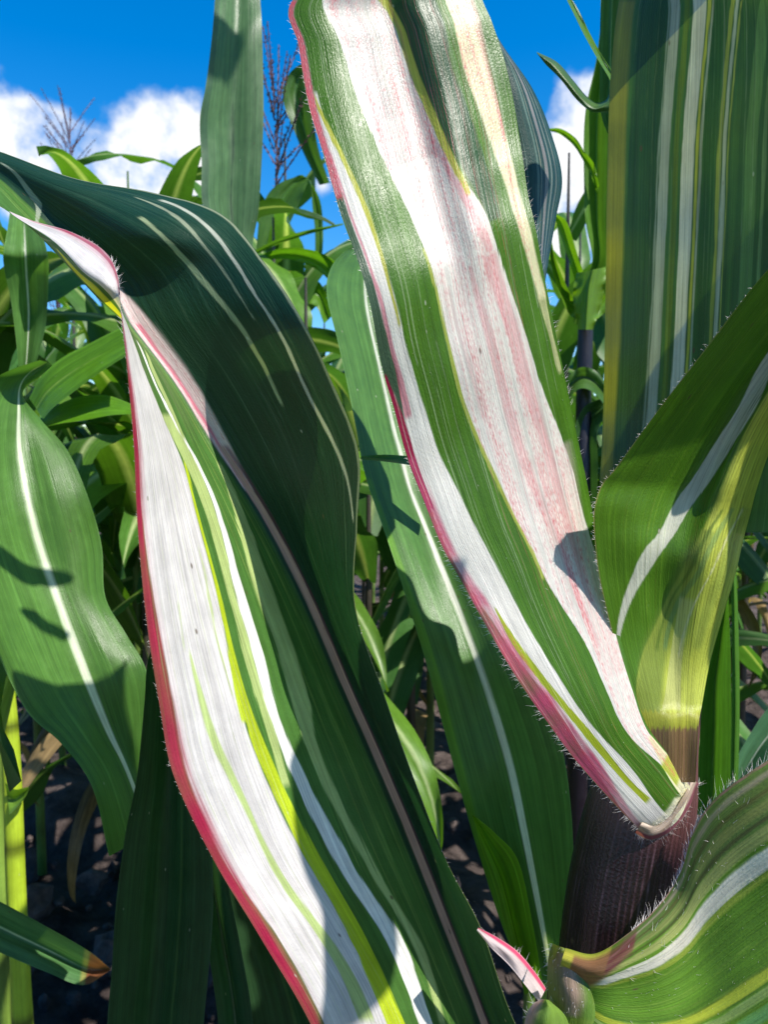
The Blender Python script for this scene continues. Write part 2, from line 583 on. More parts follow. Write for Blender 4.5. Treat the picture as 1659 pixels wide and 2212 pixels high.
# ---------------------------------------------------------------- ground
def ground():
    xs = np.concatenate([np.linspace(-40, -3, 20), np.linspace(-2.9, 2.9, 260), np.linspace(3, 40, 20)])
    ys = np.concatenate([np.linspace(-30, -0.5, 14), np.linspace(-0.4, 5.5, 260), np.linspace(5.7, 120, 30)])
    X, Y = np.meshgrid(xs, ys)
    q = np.random.default_rng(11)
    Z = np.zeros_like(X)
    for k in range(90):
        f = q.uniform(3, 34); th = q.uniform(0, 6.28); ph = q.uniform(0, 6.28)
        Z += np.sin(X * f * math.cos(th) + Y * f * math.sin(th) + ph) * 0.028 / (f ** 0.75)
    Z += 0.05 * np.cos((Y - 1.35) * 2 * math.pi / 0.75)
    fade = np.clip((6 - np.hypot(X, Y - 2)) / 3, 0, 1)
    Z = Z * fade - 0.05
    co = np.stack([X, Y, Z], -1)
    me = bpy.data.meshes.new('soil')
    f = grid_faces(len(ys), len(xs))
    me.from_pydata(co.reshape(-1, 3).tolist(), [], f.tolist())
    me.polygons.foreach_set('use_smooth', np.ones(len(f), bool))
    m, t = new_mat('dark_soil')
    tcn = node(t, 'ShaderNodeTexCoord')
    n1 = node(t, 'ShaderNodeTexNoise', i_Scale=9.0, i_Detail=9.0, i_Roughness=0.65)
    n2 = node(t, 'ShaderNodeTexVoronoi', i_Scale=38.0)
    n3 = node(t, 'ShaderNodeTexNoise', i_Scale=90.0, i_Detail=6.0, i_Roughness=0.7)
    for n in (n1, n2, n3):
        t.links.new(tcn.outputs['Object'], n.inputs['Vector'])
    c = mixc(t, maprange(t, n1.outputs[0], .3, .7), (0.040, 0.030, 0.027), (0.12, 0.094, 0.086))
    d = node(t, 'ShaderNodeBsdfPrincipled')
    t.links.new(c, d.inputs['Base Color'])
    d.inputs['Roughness'].default_value = 0.95
    d.inputs['Specular IOR Level'].default_value = 0.1
    b = node(t, 'ShaderNodeBump')
    b.inputs['Strength'].default_value = 0.9
    b.inputs['Distance'].default_value = 0.02
    h = math_n(t, 'ADD', math_n(t, 'MULTIPLY', n2.outputs['Distance'], -0.6), n3.outputs[0])
    t.links.new(h, b.inputs['Height'])
    t.links.new(b.outputs[0], d.inputs['Normal'])
    o_ = node(t, 'ShaderNodeOutputMaterial')
    t.links.new(d.outputs[0], o_.inputs['Surface'])
    me.materials.append(m)
    link('soil', me, None, kind='structure')


ground()


def clods():
    q = np.random.default_rng(5)
    vs, fs = [], []
    bm = bmesh.new()
    bmesh.ops.create_icosphere(bm, subdivisions=2, radius=1.0)
    bv = np.array([v.co[:] for v in bm.verts])
    bf = [[v.index for v in f.verts] for f in bm.faces]
    bm.free()
    for n_ in range(1000):
        y = q.uniform(0.9, 4.2); x = q.uniform(-0.62, 0.62) * y
        r = q.gamma(2.0, 0.008) + 0.004
        if n_ < 60:
            r = q.uniform(.03, .06)
        nz = 1 + 0.3 * np.sin(bv @ q.normal(0, 2.6, (3, 3)) + q.uniform(0, 6, 3)).sum(1) / 2
        p = bv * nz[:, None] * r * q.uniform(.6, 1.3, 3) + [x, y, -0.05 + 0.05 * math.cos((y - 1.35) * 2 * math.pi / 0.75) + r * .2]
        b = len(vs)
        vs += p.tolist()
        fs += [[b + i for i in f] for f in bf]
    me = bpy.data.meshes.new('soil_clods')
    me.from_pydata(vs, [], fs)
    me.materials.append(M_CLOD)
    link('soil_clods', me, None, kind='stuff', label='crumbly dark soil clods lying between the corn rows', category='soil clods')


clods()

# ---------------------------------------------------------------- the striped plant in front
plantA = thing('variegated_corn_plant', 'large striped corn plant in front with white, pink and green leaves and purple stalk', 'corn plant',
               down(1340, 1900, .33))


def stalkA(v, a):
    # v: 0 ground .. 1 top; purple sheath with pale ribs, brown then yellow-green towards the upper collar
    rib = 0.5 + 0.5 * np.sin(a * 62)
    c = np.array(PUR)[None] * .32 * (0.55 + 0.9 * rib[:, None] ** 3)
    ir = (.35 + .65 * np.random.default_rng(3).uniform(0, 1, 80))[(a * 62 / 6.2832).astype(int) % 80] * (.8 + .2 * float(vnoise(np.array([v * 90.0]), 5)[0]))
    rib = rib * ir
    rib = rib / 1.0
    c = c + np.array([.16, .10, .12])[None] * (np.maximum(rib, 0)[:, None] ** 4)
    br = np.array([.12, .045, .042])[None] * (.6 + .6 * rib[:, None])
    k = sstep(4.25 / 12, 4.95 / 12, v)
    return c * (1 - k) + br * k


SA_ = [np.concatenate([down(1300, 2100, .335)[:2], [-.1]]), P(1300., 2600., .335), P(1318., 2300., .340), P(1338., 2040., .343), P(1362., 1860., .344),
       P(1400., 1690., .343), P(1450., 1560., .343), P(1480., 1450., .347), P(1535., 1200., .375), P(1560., 950., .42), P(1570., 500., .45), P(1580., -200., .47), P(1580., -900., .48)]
tube('stalk', SA_, [.024, .025, .0255, .0255, .0245, .0215, .0125, .009, .0085, .008, .008, .007, .004], M_STALK, stalkA, plantA, n=440, nt_=240, label='dark purple ribbed stalk sheath')

# --- central leaf
CL = [(1398, 1806), (1345, 1755), (1250, 1650), (1190, 1570), (1120, 1470), (1060, 1370), (1010, 1280), (955, 1180), (915, 1080), (880, 990), (850, 880),
      (822, 780), (800, 660), (775, 570), (735, 460), (700, 340), (665, 220), (645, 100), (632, 0), (800, -120), (990, -200)]
CR_ = [(1492, 1700), (1446, 1632), (1395, 1560), (1365, 1465), (1332, 1345), (1305, 1240), (1285, 1130), (1268, 1040), (1245, 930), (1222, 820), (1197, 700),
       (1175, 590), (1157, 490), (1141, 420), (1128, 330), (1110, 220), (1090, 130), (1064, 50), (1037, -30), (1060, -150), (1100, -225)]
dC = [.319, .3155, .3135, .3130, .314, .316, .318, .319, .319, .317, .313, .309, .3045, .306, .3145, .3195, .322, .3235, .3245, .326, .328]
low = [.003, .0010, 0, -.0005, 0, .0012, .0035]
top = [.003, .000, .003, .0075, -.0015, .004, .008]
st = []
for i, (l, r) in enumerate(zip(CL, CR_)):
    k = float(np.clip((i - 10.5) / 3.0, 0, 1)) * (1 if i < 19 else .5)
    row = []
    for j in range(7):
        f = j / 6
        bu = 26 * math.sin(math.pi * f) * (1 if i == 0 else .35 if i == 1 else 0)
        row.append((l[0] + (r[0] - l[0]) * f + bu * .7, l[1] + (r[1] - l[1]) * f + bu * .8, dC[i] + (f - .5) * min(1, i / 5) * (.018 + .012 * math.exp(-((i - 13.5) / 2.5) ** 2)) + low[j] * (1 - k) + top[j] * k))
    st.append(row)
bc = Blade(st, ns=420, nt_=420, seed=4)
bc.fill(GRN)
bc.stripe(OLV, [(-100, 600, 1100), (450, 700, 1140)], op=.0)
# left white stripe, yellow border
bc.stripe(WHT, [(200, 676, 684), (300, 697, 716), (450, 742, 787), (560, 780, 822), (698, 826, 868), (848, 862, 905), (998, 893, 957), (1148, 948, 1034), (1247, 1000, 1084),
                (1397, 1100, 1166), (1547, 1215, 1262), (1647, 1280, 1358), (1740, 1335, 1420), (1800, 1380, 1480)], soft=.01, pink=.1)
bc.stripe((.42, .42, .05), [(150, 652, 660), (300, 716, 725), (450, 786, 797), (560, 822, 831), (640, 842, 849), (700, 862, 867)], soft=.006)
# margin: dusky above, red to pink below
bc.stripe((.26, .19, .19), [(0, 615, 643), (150, 632, 668), (300, 670, 705), (430, 704, 742)], soft=.012, pink=.8)
bc.stripe((.055, .10, .055), [(430, 700, 742), (560, 745, 788), (698, 780, 830), (800, 800, 858), (880, 842, 872), (910, 858, 870)], soft=.008)  # dull strip: shade of the turned-back edge put into the colour
bc.stripe((.50, .10, .16), [(330, 710, 714), (450, 750, 756), (560, 790, 796), (698, 830, 840), (800, 857, 866), (870, 868, 884), (900, 872, 890)], soft=.008, op=.75)
# green and white-pink bands
bc.stripe(WHT, [(-150, 690, 830), (0, 705, 832), (150, 752, 880), (300, 806, 944), (450, 880, 1048), (540, 918, 1075), (609, 942, 1098), (698, 962, 1129), (848, 996, 1175), (998, 1058, 1234),
                (1148, 1130, 1270), (1247, 1176, 1309), (1397, 1270, 1337), (1547, 1334, 1386), (1600, 1368, 1412), (1660, 1440, 1470)], soft=.005, pink=.42)
bc.stripe((.34, .38, .06), [(540, 912, 918), (609, 936, 943), (698, 956, 963), (848, 989, 997), (998, 1050, 1060), (1148, 1124, 1131), (1247, 1170, 1177)], soft=.004, op=.8)
bc.stripe((.42, .43, .06), [(-100, 815, 835), (0, 832, 850), (150, 880, 902), (300, 944, 962), (420, 1010, 1022)], soft=.006)
bc.stripe((.024, .075, .024), [(-100, 840, 950), (0, 850, 946), (150, 902, 976), (300, 962, 1034), (400, 1022, 1066), (470, 1058, 1084)], soft=.012)
bc.stripe(YWH, [(-100, 965, 1000), (0, 966, 1016), (150, 1000, 1054), (300, 1056, 1094), (400, 1094, 1120), (520, 1128, 1152), (640, 1165, 1178)], soft=.012, pink=.45)
bc.stripe((.55, .52, .28), [(640, 1160, 1178), (700, 1180, 1190), (800, 1206, 1214)], soft=.006, op=.6)
# pink bundles inside the white band
for rows, op in (([(560, 1040, 1075), (698, 1090, 1118), (848, 1130, 1156), (998, 1180, 1200), (1148, 1222, 1240), (1300, 1272, 1282)], .55),
                 ([(580, 1010, 1020), (698, 1040, 1062), (848, 1080, 1100), (998, 1120, 1145), (1148, 1190, 1206), (1397, 1290, 1300)], .45),
                 ([(620, 965, 972), (760, 1000, 1008), (900, 1040, 1050)], .28), ([(300, 925, 938), (450, 1010, 1030), (540, 1050, 1068)], .5),
                 ([(150, 840, 850), (300, 880, 890), (400, 925, 935)], .25), ([(0, 1012, 1024), (150, 1048, 1058), (300, 1086, 1094)], .45)):
    bc.stripe((.62, .14, .19), rows, soft=.014, op=op * .75, pink=.62)
bc.stripe((.60, .46, .42), [(1000, 1120, 1240), (1148, 1180, 1262), (1300, 1240, 1312), (1450, 1310, 1350)], soft=.05, op=.35, pink=.62)
bc.stripe(RED, [(820, 800, 836), (900, 830, 872), (998, 860, 902), (1100, 890, 938)], soft=.008)
bc.stripe((.48, .07, .16), [(998, 860, 900), (1148, 910, 964), (1247, 960, 1016), (1397, 1060, 1122), (1547, 1160, 1224), (1647, 1230, 1302), (1740, 1300, 1352), ('s', 0, 0, .06)], soft=.03, jk=2.5, pink=.6, patch=.55)
bc.stripe((.30, .36, .02), [(1312, 1068, 1070), (1397, 1108, 1126), (1500, 1190, 1206), (1600, 1272, 1296), (1660, 1325, 1342), (1710, 1365, 1380), (1722, 1385, 1410)], soft=.006)
bc.stripe(YWH, [(1590, 1402, 1408), (1640, 1424, 1452), (1690, 1450, 1490)], soft=.01)
bc.stripe((.38, .44, .03), [(1655, 1430, 1460), (1672, 1444, 1474)], soft=.01, op=.9)
bc.stripe((.74, .70, .50), [('s', 0, 0.12, .95), ('s', .35, .2, .6)], soft=.05, op=.8)
bc.stripe((.40, .375, .355), [(-150, 690, 830), (0, 715, 830), (150, 765, 875), (260, 800, 925), (330, 830, 950)], soft=.04, op=.75, pink=.5)
bc.stripe((.26, .24, .24), [(-100, 745, 765), (0, 760, 775), (150, 800, 815), (250, 835, 850)], soft=.03, op=.5)
bc.lines(30, (.75, .76, .6), 3, op=(.06, .22))
bc.lines(30, (.02, .05, .012), 5, op=(.06, .25))
bc.lines(36, (.50, .10, .13), 7, .42, .84, (.0006, .0022), (.25, .7))
lc = bc.build('leaf', M_VAR, plantA, label='broad white, green and pink striped leaf rising up the middle')
bc.hairs(lc, 0, 190, 0, 7, .0030, seed=4, rad=.00004)
bc.hairs(lc, 0, 90, 7, 18, .0018, seed=14)
bc.hairs(lc, 1, 110, 4, 14, .0032, seed=5)
bc.hairs(lc, 0, 150, 0, 14, .0009, name='leaf_hair', surface=True, seed=6, rad=.00005)
bc.hairs(lc, 1, 60, 0, .7, .005, seed=15, rad=.00004)
bc.hairs(lc, 0, 160, 0, .25, .004, name='leaf_hair', surface=True, s0=.2, s1=1, seed=16, rad=.00004)

bg_ = Blade(two([(1372, 1800), (1408, 1814), (1452, 1794), (1488, 1748), (1511, 1692)], [(1388, 1776), (1418, 1784), (1450, 1760), (1478, 1718), (1496, 1684)], [.3185, .318, .3185, .322, .331], [.3175, .3165, .317, .319, .328], (.002, 0, -.0006, 0), 1.0),
            ns=24, nt_=60, seed=77)
bg_.fill((.44, .34, .26)).stripe((.30, .09, .12), [('s', 0, 0, .3), ('s', 4, 0, .35)], soft=.2)
bg_.lines(14, (.2, .1, .08), 78, op=(.2, .5))
lig = bg_.build('ligule', M_VAR, plantA, label='pale fringed ligule where the centre leaf meets the stalk')
bg_.hairs(lig, 0, 150, 0, 4, .0042, seed=79, rad=.00004)

# --- left leaf with the red margin; rails E (left margin), B, A, M (midrib), C, R (right margin)
LL = [
    [(760, 2430, .325), (860, 2450, .335), (980, 2460, .345), (1120, 2440, .352), (1180, 2430, .345), (1235, 2420, .33)],
    [(670, 2211, .305), (800, 2211, .325), (920, 2211, .342), (1039, 2211, .352), (1078, 2211, .346), (1114, 2211, .336)],
    [(560, 2022, .290), (700, 2018, .315), (830, 2014, .338), (963, 2010, .352), (1005, 2010, .344), (1042, 2010, .330)],
    [(462, 1860, .280), (600, 1850, .307), (740, 1840, .332), (882, 1806, .350), (928, 1815, .342), (965, 1860, .326)],
    [(375, 1677, .272), (520, 1660, .300), (660, 1640, .328), (804, 1620, .348), (850, 1630, .338), (890, 1670, .320)],
    [(345, 1530, .270), (480, 1520, .296), (610, 1500, .324), (742, 1480, .346), (790, 1485, .334), (830, 1500, .312)],
    [(315, 1335, .268), (432, 1330, .294), (548, 1318, .322), (665, 1300, .344), (726, 1300, .330), (768, 1310, .304)],
    [(296, 1130, .270), (388, 1130, .294), (480, 1130, .322), (576, 1125, .344), (680, 1125, .325), (772, 1130, .297)],
    [(288, 960, .274), (352, 962, .296), (412, 964, .322), (474, 962, .343), (630, 965, .329), (774, 975, .293)],
    [(275, 810, .280), (312, 815, .298), (348, 820, .322), (385, 822, .342), (555, 815, .332), (713, 815, .300)],
    [(262, 690, .290), (272, 695, .306), (280, 712, .322), (292, 700, .342), (475, 690, .334), (652, 690, .308)],
    [(253, 595, .300), (226, 620, .2965), (212, 646, .314), (244, 620, .346), (410, 575, .337), (575, 573, .324)],
    [(222, 540, .313), (180, 583, .301), (150, 578, .322), (185, 548, .350), (320, 500, .334), (478, 463, .344)],
    [(150, 500, .324), (120, 525, .310), (95, 520, .328), (118, 488, .354), (210, 440, .344), (330, 416, .356)],
    [(62, 474, .330), (46, 478, .322), (42, 466, .336), (56, 430, .356), (100, 395, .352), (160, 385, .356)],
    [(-40, 430, .330), (-40, 420, .340), (-38, 395, .350), (-30, 365, .362), (-30, 340, .362), (-30, 318, .368)],
    [(-200, 360, .345), (-200, 350, .352), (-198, 335, .36), (-194, 318, .368), (-192, 300, .370), (-190, 285, .374)],
]
bl = Blade(LL, ns=420, nt_=420, seed=9)
bl.fill((.010, .042, .020))  # darkened so the fill holds the shade of the right half
# left half: green ground, then white band etc.
bl.stripe((.060, .150, .028), [('s', 0, 0, .57), ('s', 16, 0, .57)], soft=.02)
TR = (0, 10.2)
WHL = (.60, .565, .565)
bl.stripe(WHL, [('s', 0, .03, .33), (2211, 700, 829), (2052, 620, 800), (1902, 510, 690), (1802, 450, 628), (1697, 415, 578), (1597, 385, 540), (1497, 370, 505), (1397, 352, 492), (1247, 325, 460),
                (1098, 305, 418), (998, 300, 396), (898, 292, 348), (800, 276, 310), ('s', 10.2, .01, .17), ('s', 11, .0, .235), ('s', 12, .0, .225), ('s', 13, 0, .2), ('s', 14.5, 0, .1)],
          soft=.006, trange=TR, pink=.0)
bl.stripe((.42, .52, .02), [('s', 0, .34, .40), (2211, 829, 869), (2052, 770, 806), (1902, 690, 722), (1802, 632, 668), (1697, 582, 608), (1597, 540, 570), (1530, 524, 538), (1397, 492, 503), (1247, 461, 467),
                            (1098, 418, 424), (998, 396, 400)], soft=.004, trange=TR)
bl.stripe((.42, .52, .02), [(1400, 493, 497), (1450, 497, 507), (1500, 505, 522), (1560, 522, 536)], soft=.004, trange=TR)
bl.stripe(PALE, [(1697, 608, 625), (1597, 588, 600), (1497, 545, 566), (1397, 525, 541), (1247, 482, 498), (1098, 442, 464), (998, 400, 424), (898, 346, 366)], soft=.006, trange=TR)
bl.stripe((.76, .74, .70), [('s', 0, .44, .47), (2211, 899, 929), (2052, 850, 885), (1902, 745, 785), (1802, 698, 726), (1697, 635, 668), (1597, 600, 622), (1497, 566, 587), (1397, 541, 566), (1247, 498, 515),
                            (1098, 466, 476), (998, 424, 430), (898, 366, 371), (800, 318, 322), (740, 296, 298)], soft=.004, trange=TR)
bl.stripe(PALE, [(2211, 948, 962), (2052, 905, 922), (1902, 806, 824), (1802, 755, 778), (1697, 692, 720), (1597, 655, 676), (1497, 625, 665), (1397, 598, 635), (1247, 538, 575), (1098, 500, 520), (1000, 472, 480)],
          soft=.006, trange=TR)
bl.stripe(PALE, [(950, 395, 400), (898, 372, 378), (820, 335, 341), (760, 308, 312), (720, 294, 297)], soft=.004, trange=(8, 10.2))
bl.stripe((.36, .48, .12), [(1412, 410, 411), (1500, 425, 440), (1597, 450, 470), (1697, 500, 522), (1770, 540, 548), (1860, 578, 592), (1940, 625, 645), (1987, 660, 678), (2067, 722, 748), (2202, 772, 806)],
          soft=.006, trange=TR, op=.85)
bl.stripe((.40, .48, .20), [(1180, 428, 429), (1250, 444, 448), (1340, 455, 462), (1430, 478, 484), (1500, 500, 505)], soft=.004, trange=TR, op=.8)
bl.stripe((.40, .48, .20), [(1300, 384, 386), (1360, 390, 395), (1400, 396, 398)], soft=.004, trange=TR, op=.6)
# upper curl: white, green thread, yellow band, green
bl.stripe(WHL, [('s', 10.3, .01, .2), ('s', 11, .0, .225), ('s', 12, .0, .22), ('s', 13, 0, .2), ('s', 14.6, 0, .14)], soft=.008, pink=.15)
bl.stripe((.62, .60, .03), [('s', 10.2, .26, .34), ('s', 11, .27, .34), ('s', 12, .26, .32), ('s', 12.8, .26, .27)], soft=.008)
bl.stripe((.62, .52, .54), [('s', 14, 0, .14), ('s', 15, 0, .12), ('s', 16, 0, .1)], soft=.02)
# vein threads in the white
for k in range(22):
    s = .03 + k * .0105
    bl.stripe((.36, .32, .28) if k % 3 else (.40, .44, .22), [('s', 0, s * 1.25, s * 1.25 + .0022), ('s', 8, s, s + .0025), ('s', 14, s * .9, s * .9 + .003)], soft=.0022, op=(.38, .16, .24)[k % 3], jag=.0012, seed=k)
# red margin
bl.stripe((.44, .035, .11), [('s', 0, 0, .045), (2211, 640, 700), (1902, 460, 522), (1697, 350, 422), (1497, 310, 374), (1397, 300, 356), (1247, 280, 330), (1098, 270, 312), (898, 260, 298), ('s', 10, 0, .05), ('s', 11, 0, .06),
                            ('s', 12, 0, .06), ('s', 13, 0, .05), ('s', 14, 0, .04)], soft=.04, trange=TR, op=.5, jk=2.5, patch=.6)
bl.stripe(RED, [('s', 0, 0, .035), (2211, 640, 692), (1902, 460, 516), (1697, 350, 414), (1497, 310, 368), (1397, 300, 348), (1247, 280, 321), (1098, 270, 307), (898, 260, 294), ('s', 10, 0, .03), ('s', 11, 0, .03),
                ('s', 12, 0, .03), ('s', 13, 0, .03), ('s', 14, 0, .02)], soft=.018, trange=TR, jk=2.4, op=.95, patch=.3)
# midrib: pink high up with a painted highlight strip along it, tan below
bl.stripe((.66, .50, .50), [('s', 7.4, .585, .62), ('s', 8.2, .575, .64), ('s', 9, .58, .65), ('s', 10, .585, .655), ('s', 10.7, .60, .625), ('s', 11.2, .61, .612)], soft=.012, pink=.5)
bl.stripe((.62, .10, .18), [('s', 6.8, .592, .604), ('s', 8, .590, .606), ('s', 9, .592, .608), ('s', 10, .60, .62)], soft=.006, op=.8)
bl.stripe((.46, .27, .21), [('s', 0, .60, .66), ('s', 2, .598, .64), ('s', 4, .594, .635), ('s', 6, .592, .630), ('s', 7.6, .590, .618), ('s', 8, .592, .612)], soft=.008)
bl.stripe((.10, .03, .05), [('s', 0, .655, .672), ('s', 3, .637, .65), ('s', 6, .630, .642), ('s', 8, .615, .63)], soft=.006, op=.7)
# right half: pale threads
bl.stripe((.30, .36, .18), [(445, 262, 268), (520, 345, 354), (580, 385, 396), (660, 440, 452), (700, 505, 512), (773, 552, 560), (873, 608, 612)], soft=.003, trange=(6, 14), op=.0)
bl.stripe((.30, .36, .20), [(470, 300, 312), (520, 352, 366), (560, 390, 404), (610, 428, 446), (680, 498, 512), (773, 556, 565), (873, 606, 612)], soft=.004, trange=(6, 14), op=.9)
bl.stripe((.42, .44, .36), [(432, 345, 352), (475, 425, 434), (540, 486, 495), (609, 528, 536), (713, 598, 607), (843, 655, 662), (928, 700, 706), (1013, 738, 744), (1123, 764, 767)], soft=.003, trange=(5, 14), op=.95)
bl.stripe((.34, .38, .26), [(427, 292, 300), (470, 378, 388), (540, 440, 448), (620, 500, 505), (690, 548, 551)], soft=.003, trange=(7, 14), op=.7)
bl.stripe((.30, .34, .26), [(350, 2, 8), (400, 40, 52), (470, 95, 112), (500, 130, 140)], soft=.01, trange=(12, 16), op=.8)
bl.lines(18, (.12, .19, .12), 12, .66, .97, (.001, .0025), (.1, .3))
bl.lines(24, (.30, .40, .10), 15, .40, .57, (.001, .004), (.1, .3))
bl.stripe((.30, .34, .22), [('s', 0, .992, 1), ('s', 16, .992, 1)], soft=.002, op=.7)
llf = bl.build('leaf', M_VAR, plantA, label='twisted leaf at left with crimson margin, white half and shade-darkened green half')
bl.hairs(llf, 0, 170, 3, 13, .0013, seed=21, rad=.00004)
bl.hairs(llf, 0, 70, 9.6, 11.6, .0034, seed=22)
bl.hairs(llf, 1, 160, 0, 6, .0014, seed=23)

# --- right leaf seen from below with its ribbed yellow base
RL = [(1396, 1690), (1388, 1570), (1368, 1500), (1330, 1390), (1296, 1250), (1284, 1150), (1285, 1095), (1300, 1048), (1329, 1013), (1384, 938), (1459, 838), (1529, 748), (1629, 618), (1760, 470), (1950, 250)]
RRt = [(1503, 1690), (1510, 1568), (1518, 1520), (1535, 1430), (1566, 1320), (1590, 1240), (1606, 1170), (1622, 1110), (1638, 1050), (1670, 960), (1720, 860), (1780, 770), (1880, 660), (2010, 540), (2150, 360)]
dRl = [.3225, .3222, .324, .3243, .3183, .3118, .3095, .3087, .3075, .304, .295, .287, .278, .27, .265]
prof = [(-0.000, 0), (.15, .004), (.3, .008), (.48, .013), (.62, .010), (.8, .001), (1, .010)]
st = []
for i, (l, r) in enumerate(zip(RL, RRt)):
    k = -.12 if i < 2 else min(1, .0 + (i - 1.6) / 5)
    st.append([(l[0] + (r[0] - l[0]) * f, l[1] + (r[1] - l[1]) * f, dRl[i] + z * k + .012 * f * k) for f, z in prof])
br = Blade(st, ns=180, nt_=260, seed=31)
br.fill((.066, .160, .009))
wed = [(1080, 1549, 1640), (1000, 1580, 1665), (1150, 1520, 1620), (1250, 1468, 1588), (1350, 1420, 1560), (1430, 1385, 1535), (1500, 1372, 1522), (1560, 1390, 1512)]
br.stripe((.40, .44, .06), [(640, 1800, 1960), (780, 1700, 1800), (880, 1640, 1730)] + wed, soft=.02, fade=False)
br.stripe((.50, .50, .40), [(620, 1768, 1808), (700, 1706, 1742), (790, 1640, 1672), (878, 1600, 1640), (980, 1530, 1572), (1072, 1468, 1510), (1150, 1428, 1462), (1262, 1362, 1390), (1330, 1338, 1354), (1385, 1328, 1334)], soft=.010)
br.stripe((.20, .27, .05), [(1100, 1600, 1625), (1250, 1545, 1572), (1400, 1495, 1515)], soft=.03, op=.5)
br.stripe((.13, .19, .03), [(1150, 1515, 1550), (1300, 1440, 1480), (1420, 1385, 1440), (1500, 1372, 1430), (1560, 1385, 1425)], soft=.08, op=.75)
for q_, (rows, c, op) in enumerate((
        ([(1100, 1560, 1568), (1250, 1480, 1490), (1400, 1412, 1420)], (.10, .16, .02), .8), ([(1100, 1578, 1590), (1250, 1500, 1512), (1400, 1430, 1440)], (.13, .24, .08), .6),
        ([(1100, 1603, 1608), (1250, 1530, 1535), (1420, 1462, 1467)], (.62, .60, .34), .7), ([(1300, 1470, 1500), (1420, 1450, 1475), (1530, 1430, 1470)], (.52, .50, .22), .5))):
    br.stripe(c, rows, soft=.008, op=op)
for k in range(16):
    s = .66 + k * .021
    br.stripe((.12, .14, .015), [('s', 1.3, s, s + .004), ('s', 10, .72 + (s - .66) * .8, .724 + (s - .66) * .8)], soft=.003, op=.55 if k % 3 else .25, jag=.002, seed=k)
for k in range(40):
    e = .95 + .06 * math.sin(k * 2.3) * math.sin(k * .7)
    br.stripe((.31, .31, .03), [('s', .9, k / 40, (k + 1) / 40), ('s', 1.5 + .08 * math.sin(k * 1.7), k / 40, (k + 1) / 40)], soft=.01, op=.85, jag=0)
    br.stripe((.19, .085, .062) if k % 3 else (.14, .055, .045), [('s', 0, k / 40, (k + 1) / 40), ('s', e, k / 40, (k + 1) / 40)], soft=.01, op=.92, jag=0)
br.stripe((.34, .27, .12), [('s', 1, 0, .006), ('s', 13, 0, .006)], soft=.003, op=.8)
br.lines(26, (.20, .30, .03), 33, .02, .6, (.001, .004), (.15, .4))
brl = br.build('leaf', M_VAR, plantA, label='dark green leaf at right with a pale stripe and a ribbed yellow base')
br.hairs(brl, 0, 130, 3, 12, .002, seed=35)

# --- broad upright leaf at the upper right
TL = [(1290, 1150), (1296, 1050), (1301, 950), (1306, 800), (1309, 600), (1311, 450), (1314, 300), (1321, 150), (1339, 0), (1375, -50), (1480, -90)]
TRr = [(1720, 1150), (1735, 1050), (1745, 950), (1760, 800), (1775, 600), (1785, 450), (1790, 300), (1795, 150), (1780, 0), (1730, -50), (1650, -90)]
bt = Blade(two(TL, TRr, [.388, .386, .384, .38, .374, .37, .366, .362, .358, .356, .356], [.315, .312, .31, .306, .30, .296, .292, .288, .284, .285, .29], (.004, -.004, -.006, -.004, .000, .004, .003), 1.0), ns=260, nt_=200, seed=41, ripple=.0035, rip_n=14)
bt.fill((.050, .125, .030))


def vert(x300, w, c, op=1.0, soft=.006):
    r = []
    for y, dx in ((-200, 48), (0, 34), (150, 15), (300, 0), (600, -16), (900, -40), (1100, -55)):
        r.append((y, x300 + dx * .8 - w / 2, x300 + dx * .8 + w / 2))
    bt.stripe(c, r, soft=soft, op=op)


bt.stripe((.21, .21, .035), [(0, 1339, 1372), (300, 1314, 1352), (600, 1309, 1345), (900, 1301, 1345), (1100, 1292, 1335)], soft=.02)
vert(1395, 70, (.026, .070, .022), 1, .02)
for x, w, c, op in ((1438, 20, (.34, .36, .32), .9), (1424, 4, (.25, .30, .25), .8), (1463, 12, (.10, .16, .02), 1), (1489, 26, (.56, .54, .46), 1), (1508, 5, (.40, .40, .05), 1), (1515, 4, (.5, .5, .4), .6),
                    (1532, 26, (.035, .10, .02), 1), (1556, 8, (.36, .38, .06), .8), (1566, 7, (.46, .48, .36), .9), (1574, 3, (.40, .42, .08), .8), (1590, 14, (.06, .14, .03), 1), (1625, 26, (.13, .25, .07), .8),
                    (1652, 8, (.22, .33, .12), .6), (1690, 30, (.06, .14, .03), .8)):
    vert(x, w, c, op)
bt.lines(40, (.30, .36, .22), 43, .1, .95, (.001, .003), (.1, .35))
bt.lines(30, (.015, .04, .015), 44, .1, .95, (.001, .004), (.15, .4))
btl = bt.build('leaf', M_VAR, plantA, label='broad upright leaf at the upper right with straight green and cream stripes')

# --- dark striped leaf that bulges out behind the central leaf
DL = [(1150, 660), (1120, 540), (1095, 420), (1070, 300), (1045, 180), (1030, 80), (1010, -20), (980, -160)]
DR = [(1176, 625), (1186, 560), (1202, 470), (1215, 385), (1192, 290), (1150, 190), (1066, 62), (1000, -120)]
bd = Blade(two(DL, DR, .40, [.40, .405, .41, .412, .412, .41, .40, .4], (0, -.006, -.010, -.006, .008), 1.0), ns=80, nt_=110, seed=51)
bd.fill((.018, .052, .040))
for s, w, c in ((.62, .03, (.10, .16, .13)), (.68, .012, (.22, .24, .18)), (.74, .05, (.20, .19, .18)), (.83, .025, (.16, .2, .17)), (.90, .012, (.2, .22, .19)), (.45, .012, (.1, .16, .13))):
    bd.stripe(c, [('s', 0, s, s + w), ('s', 7, s, s + w)], soft=.008)
bd.lines(18, (.16, .2, .17), 52, .2, .95, (.002, .006), (.2, .4))
bd.build('leaf', M_VAR, plantA, label='dark bluish striped leaf edge behind the central leaf')

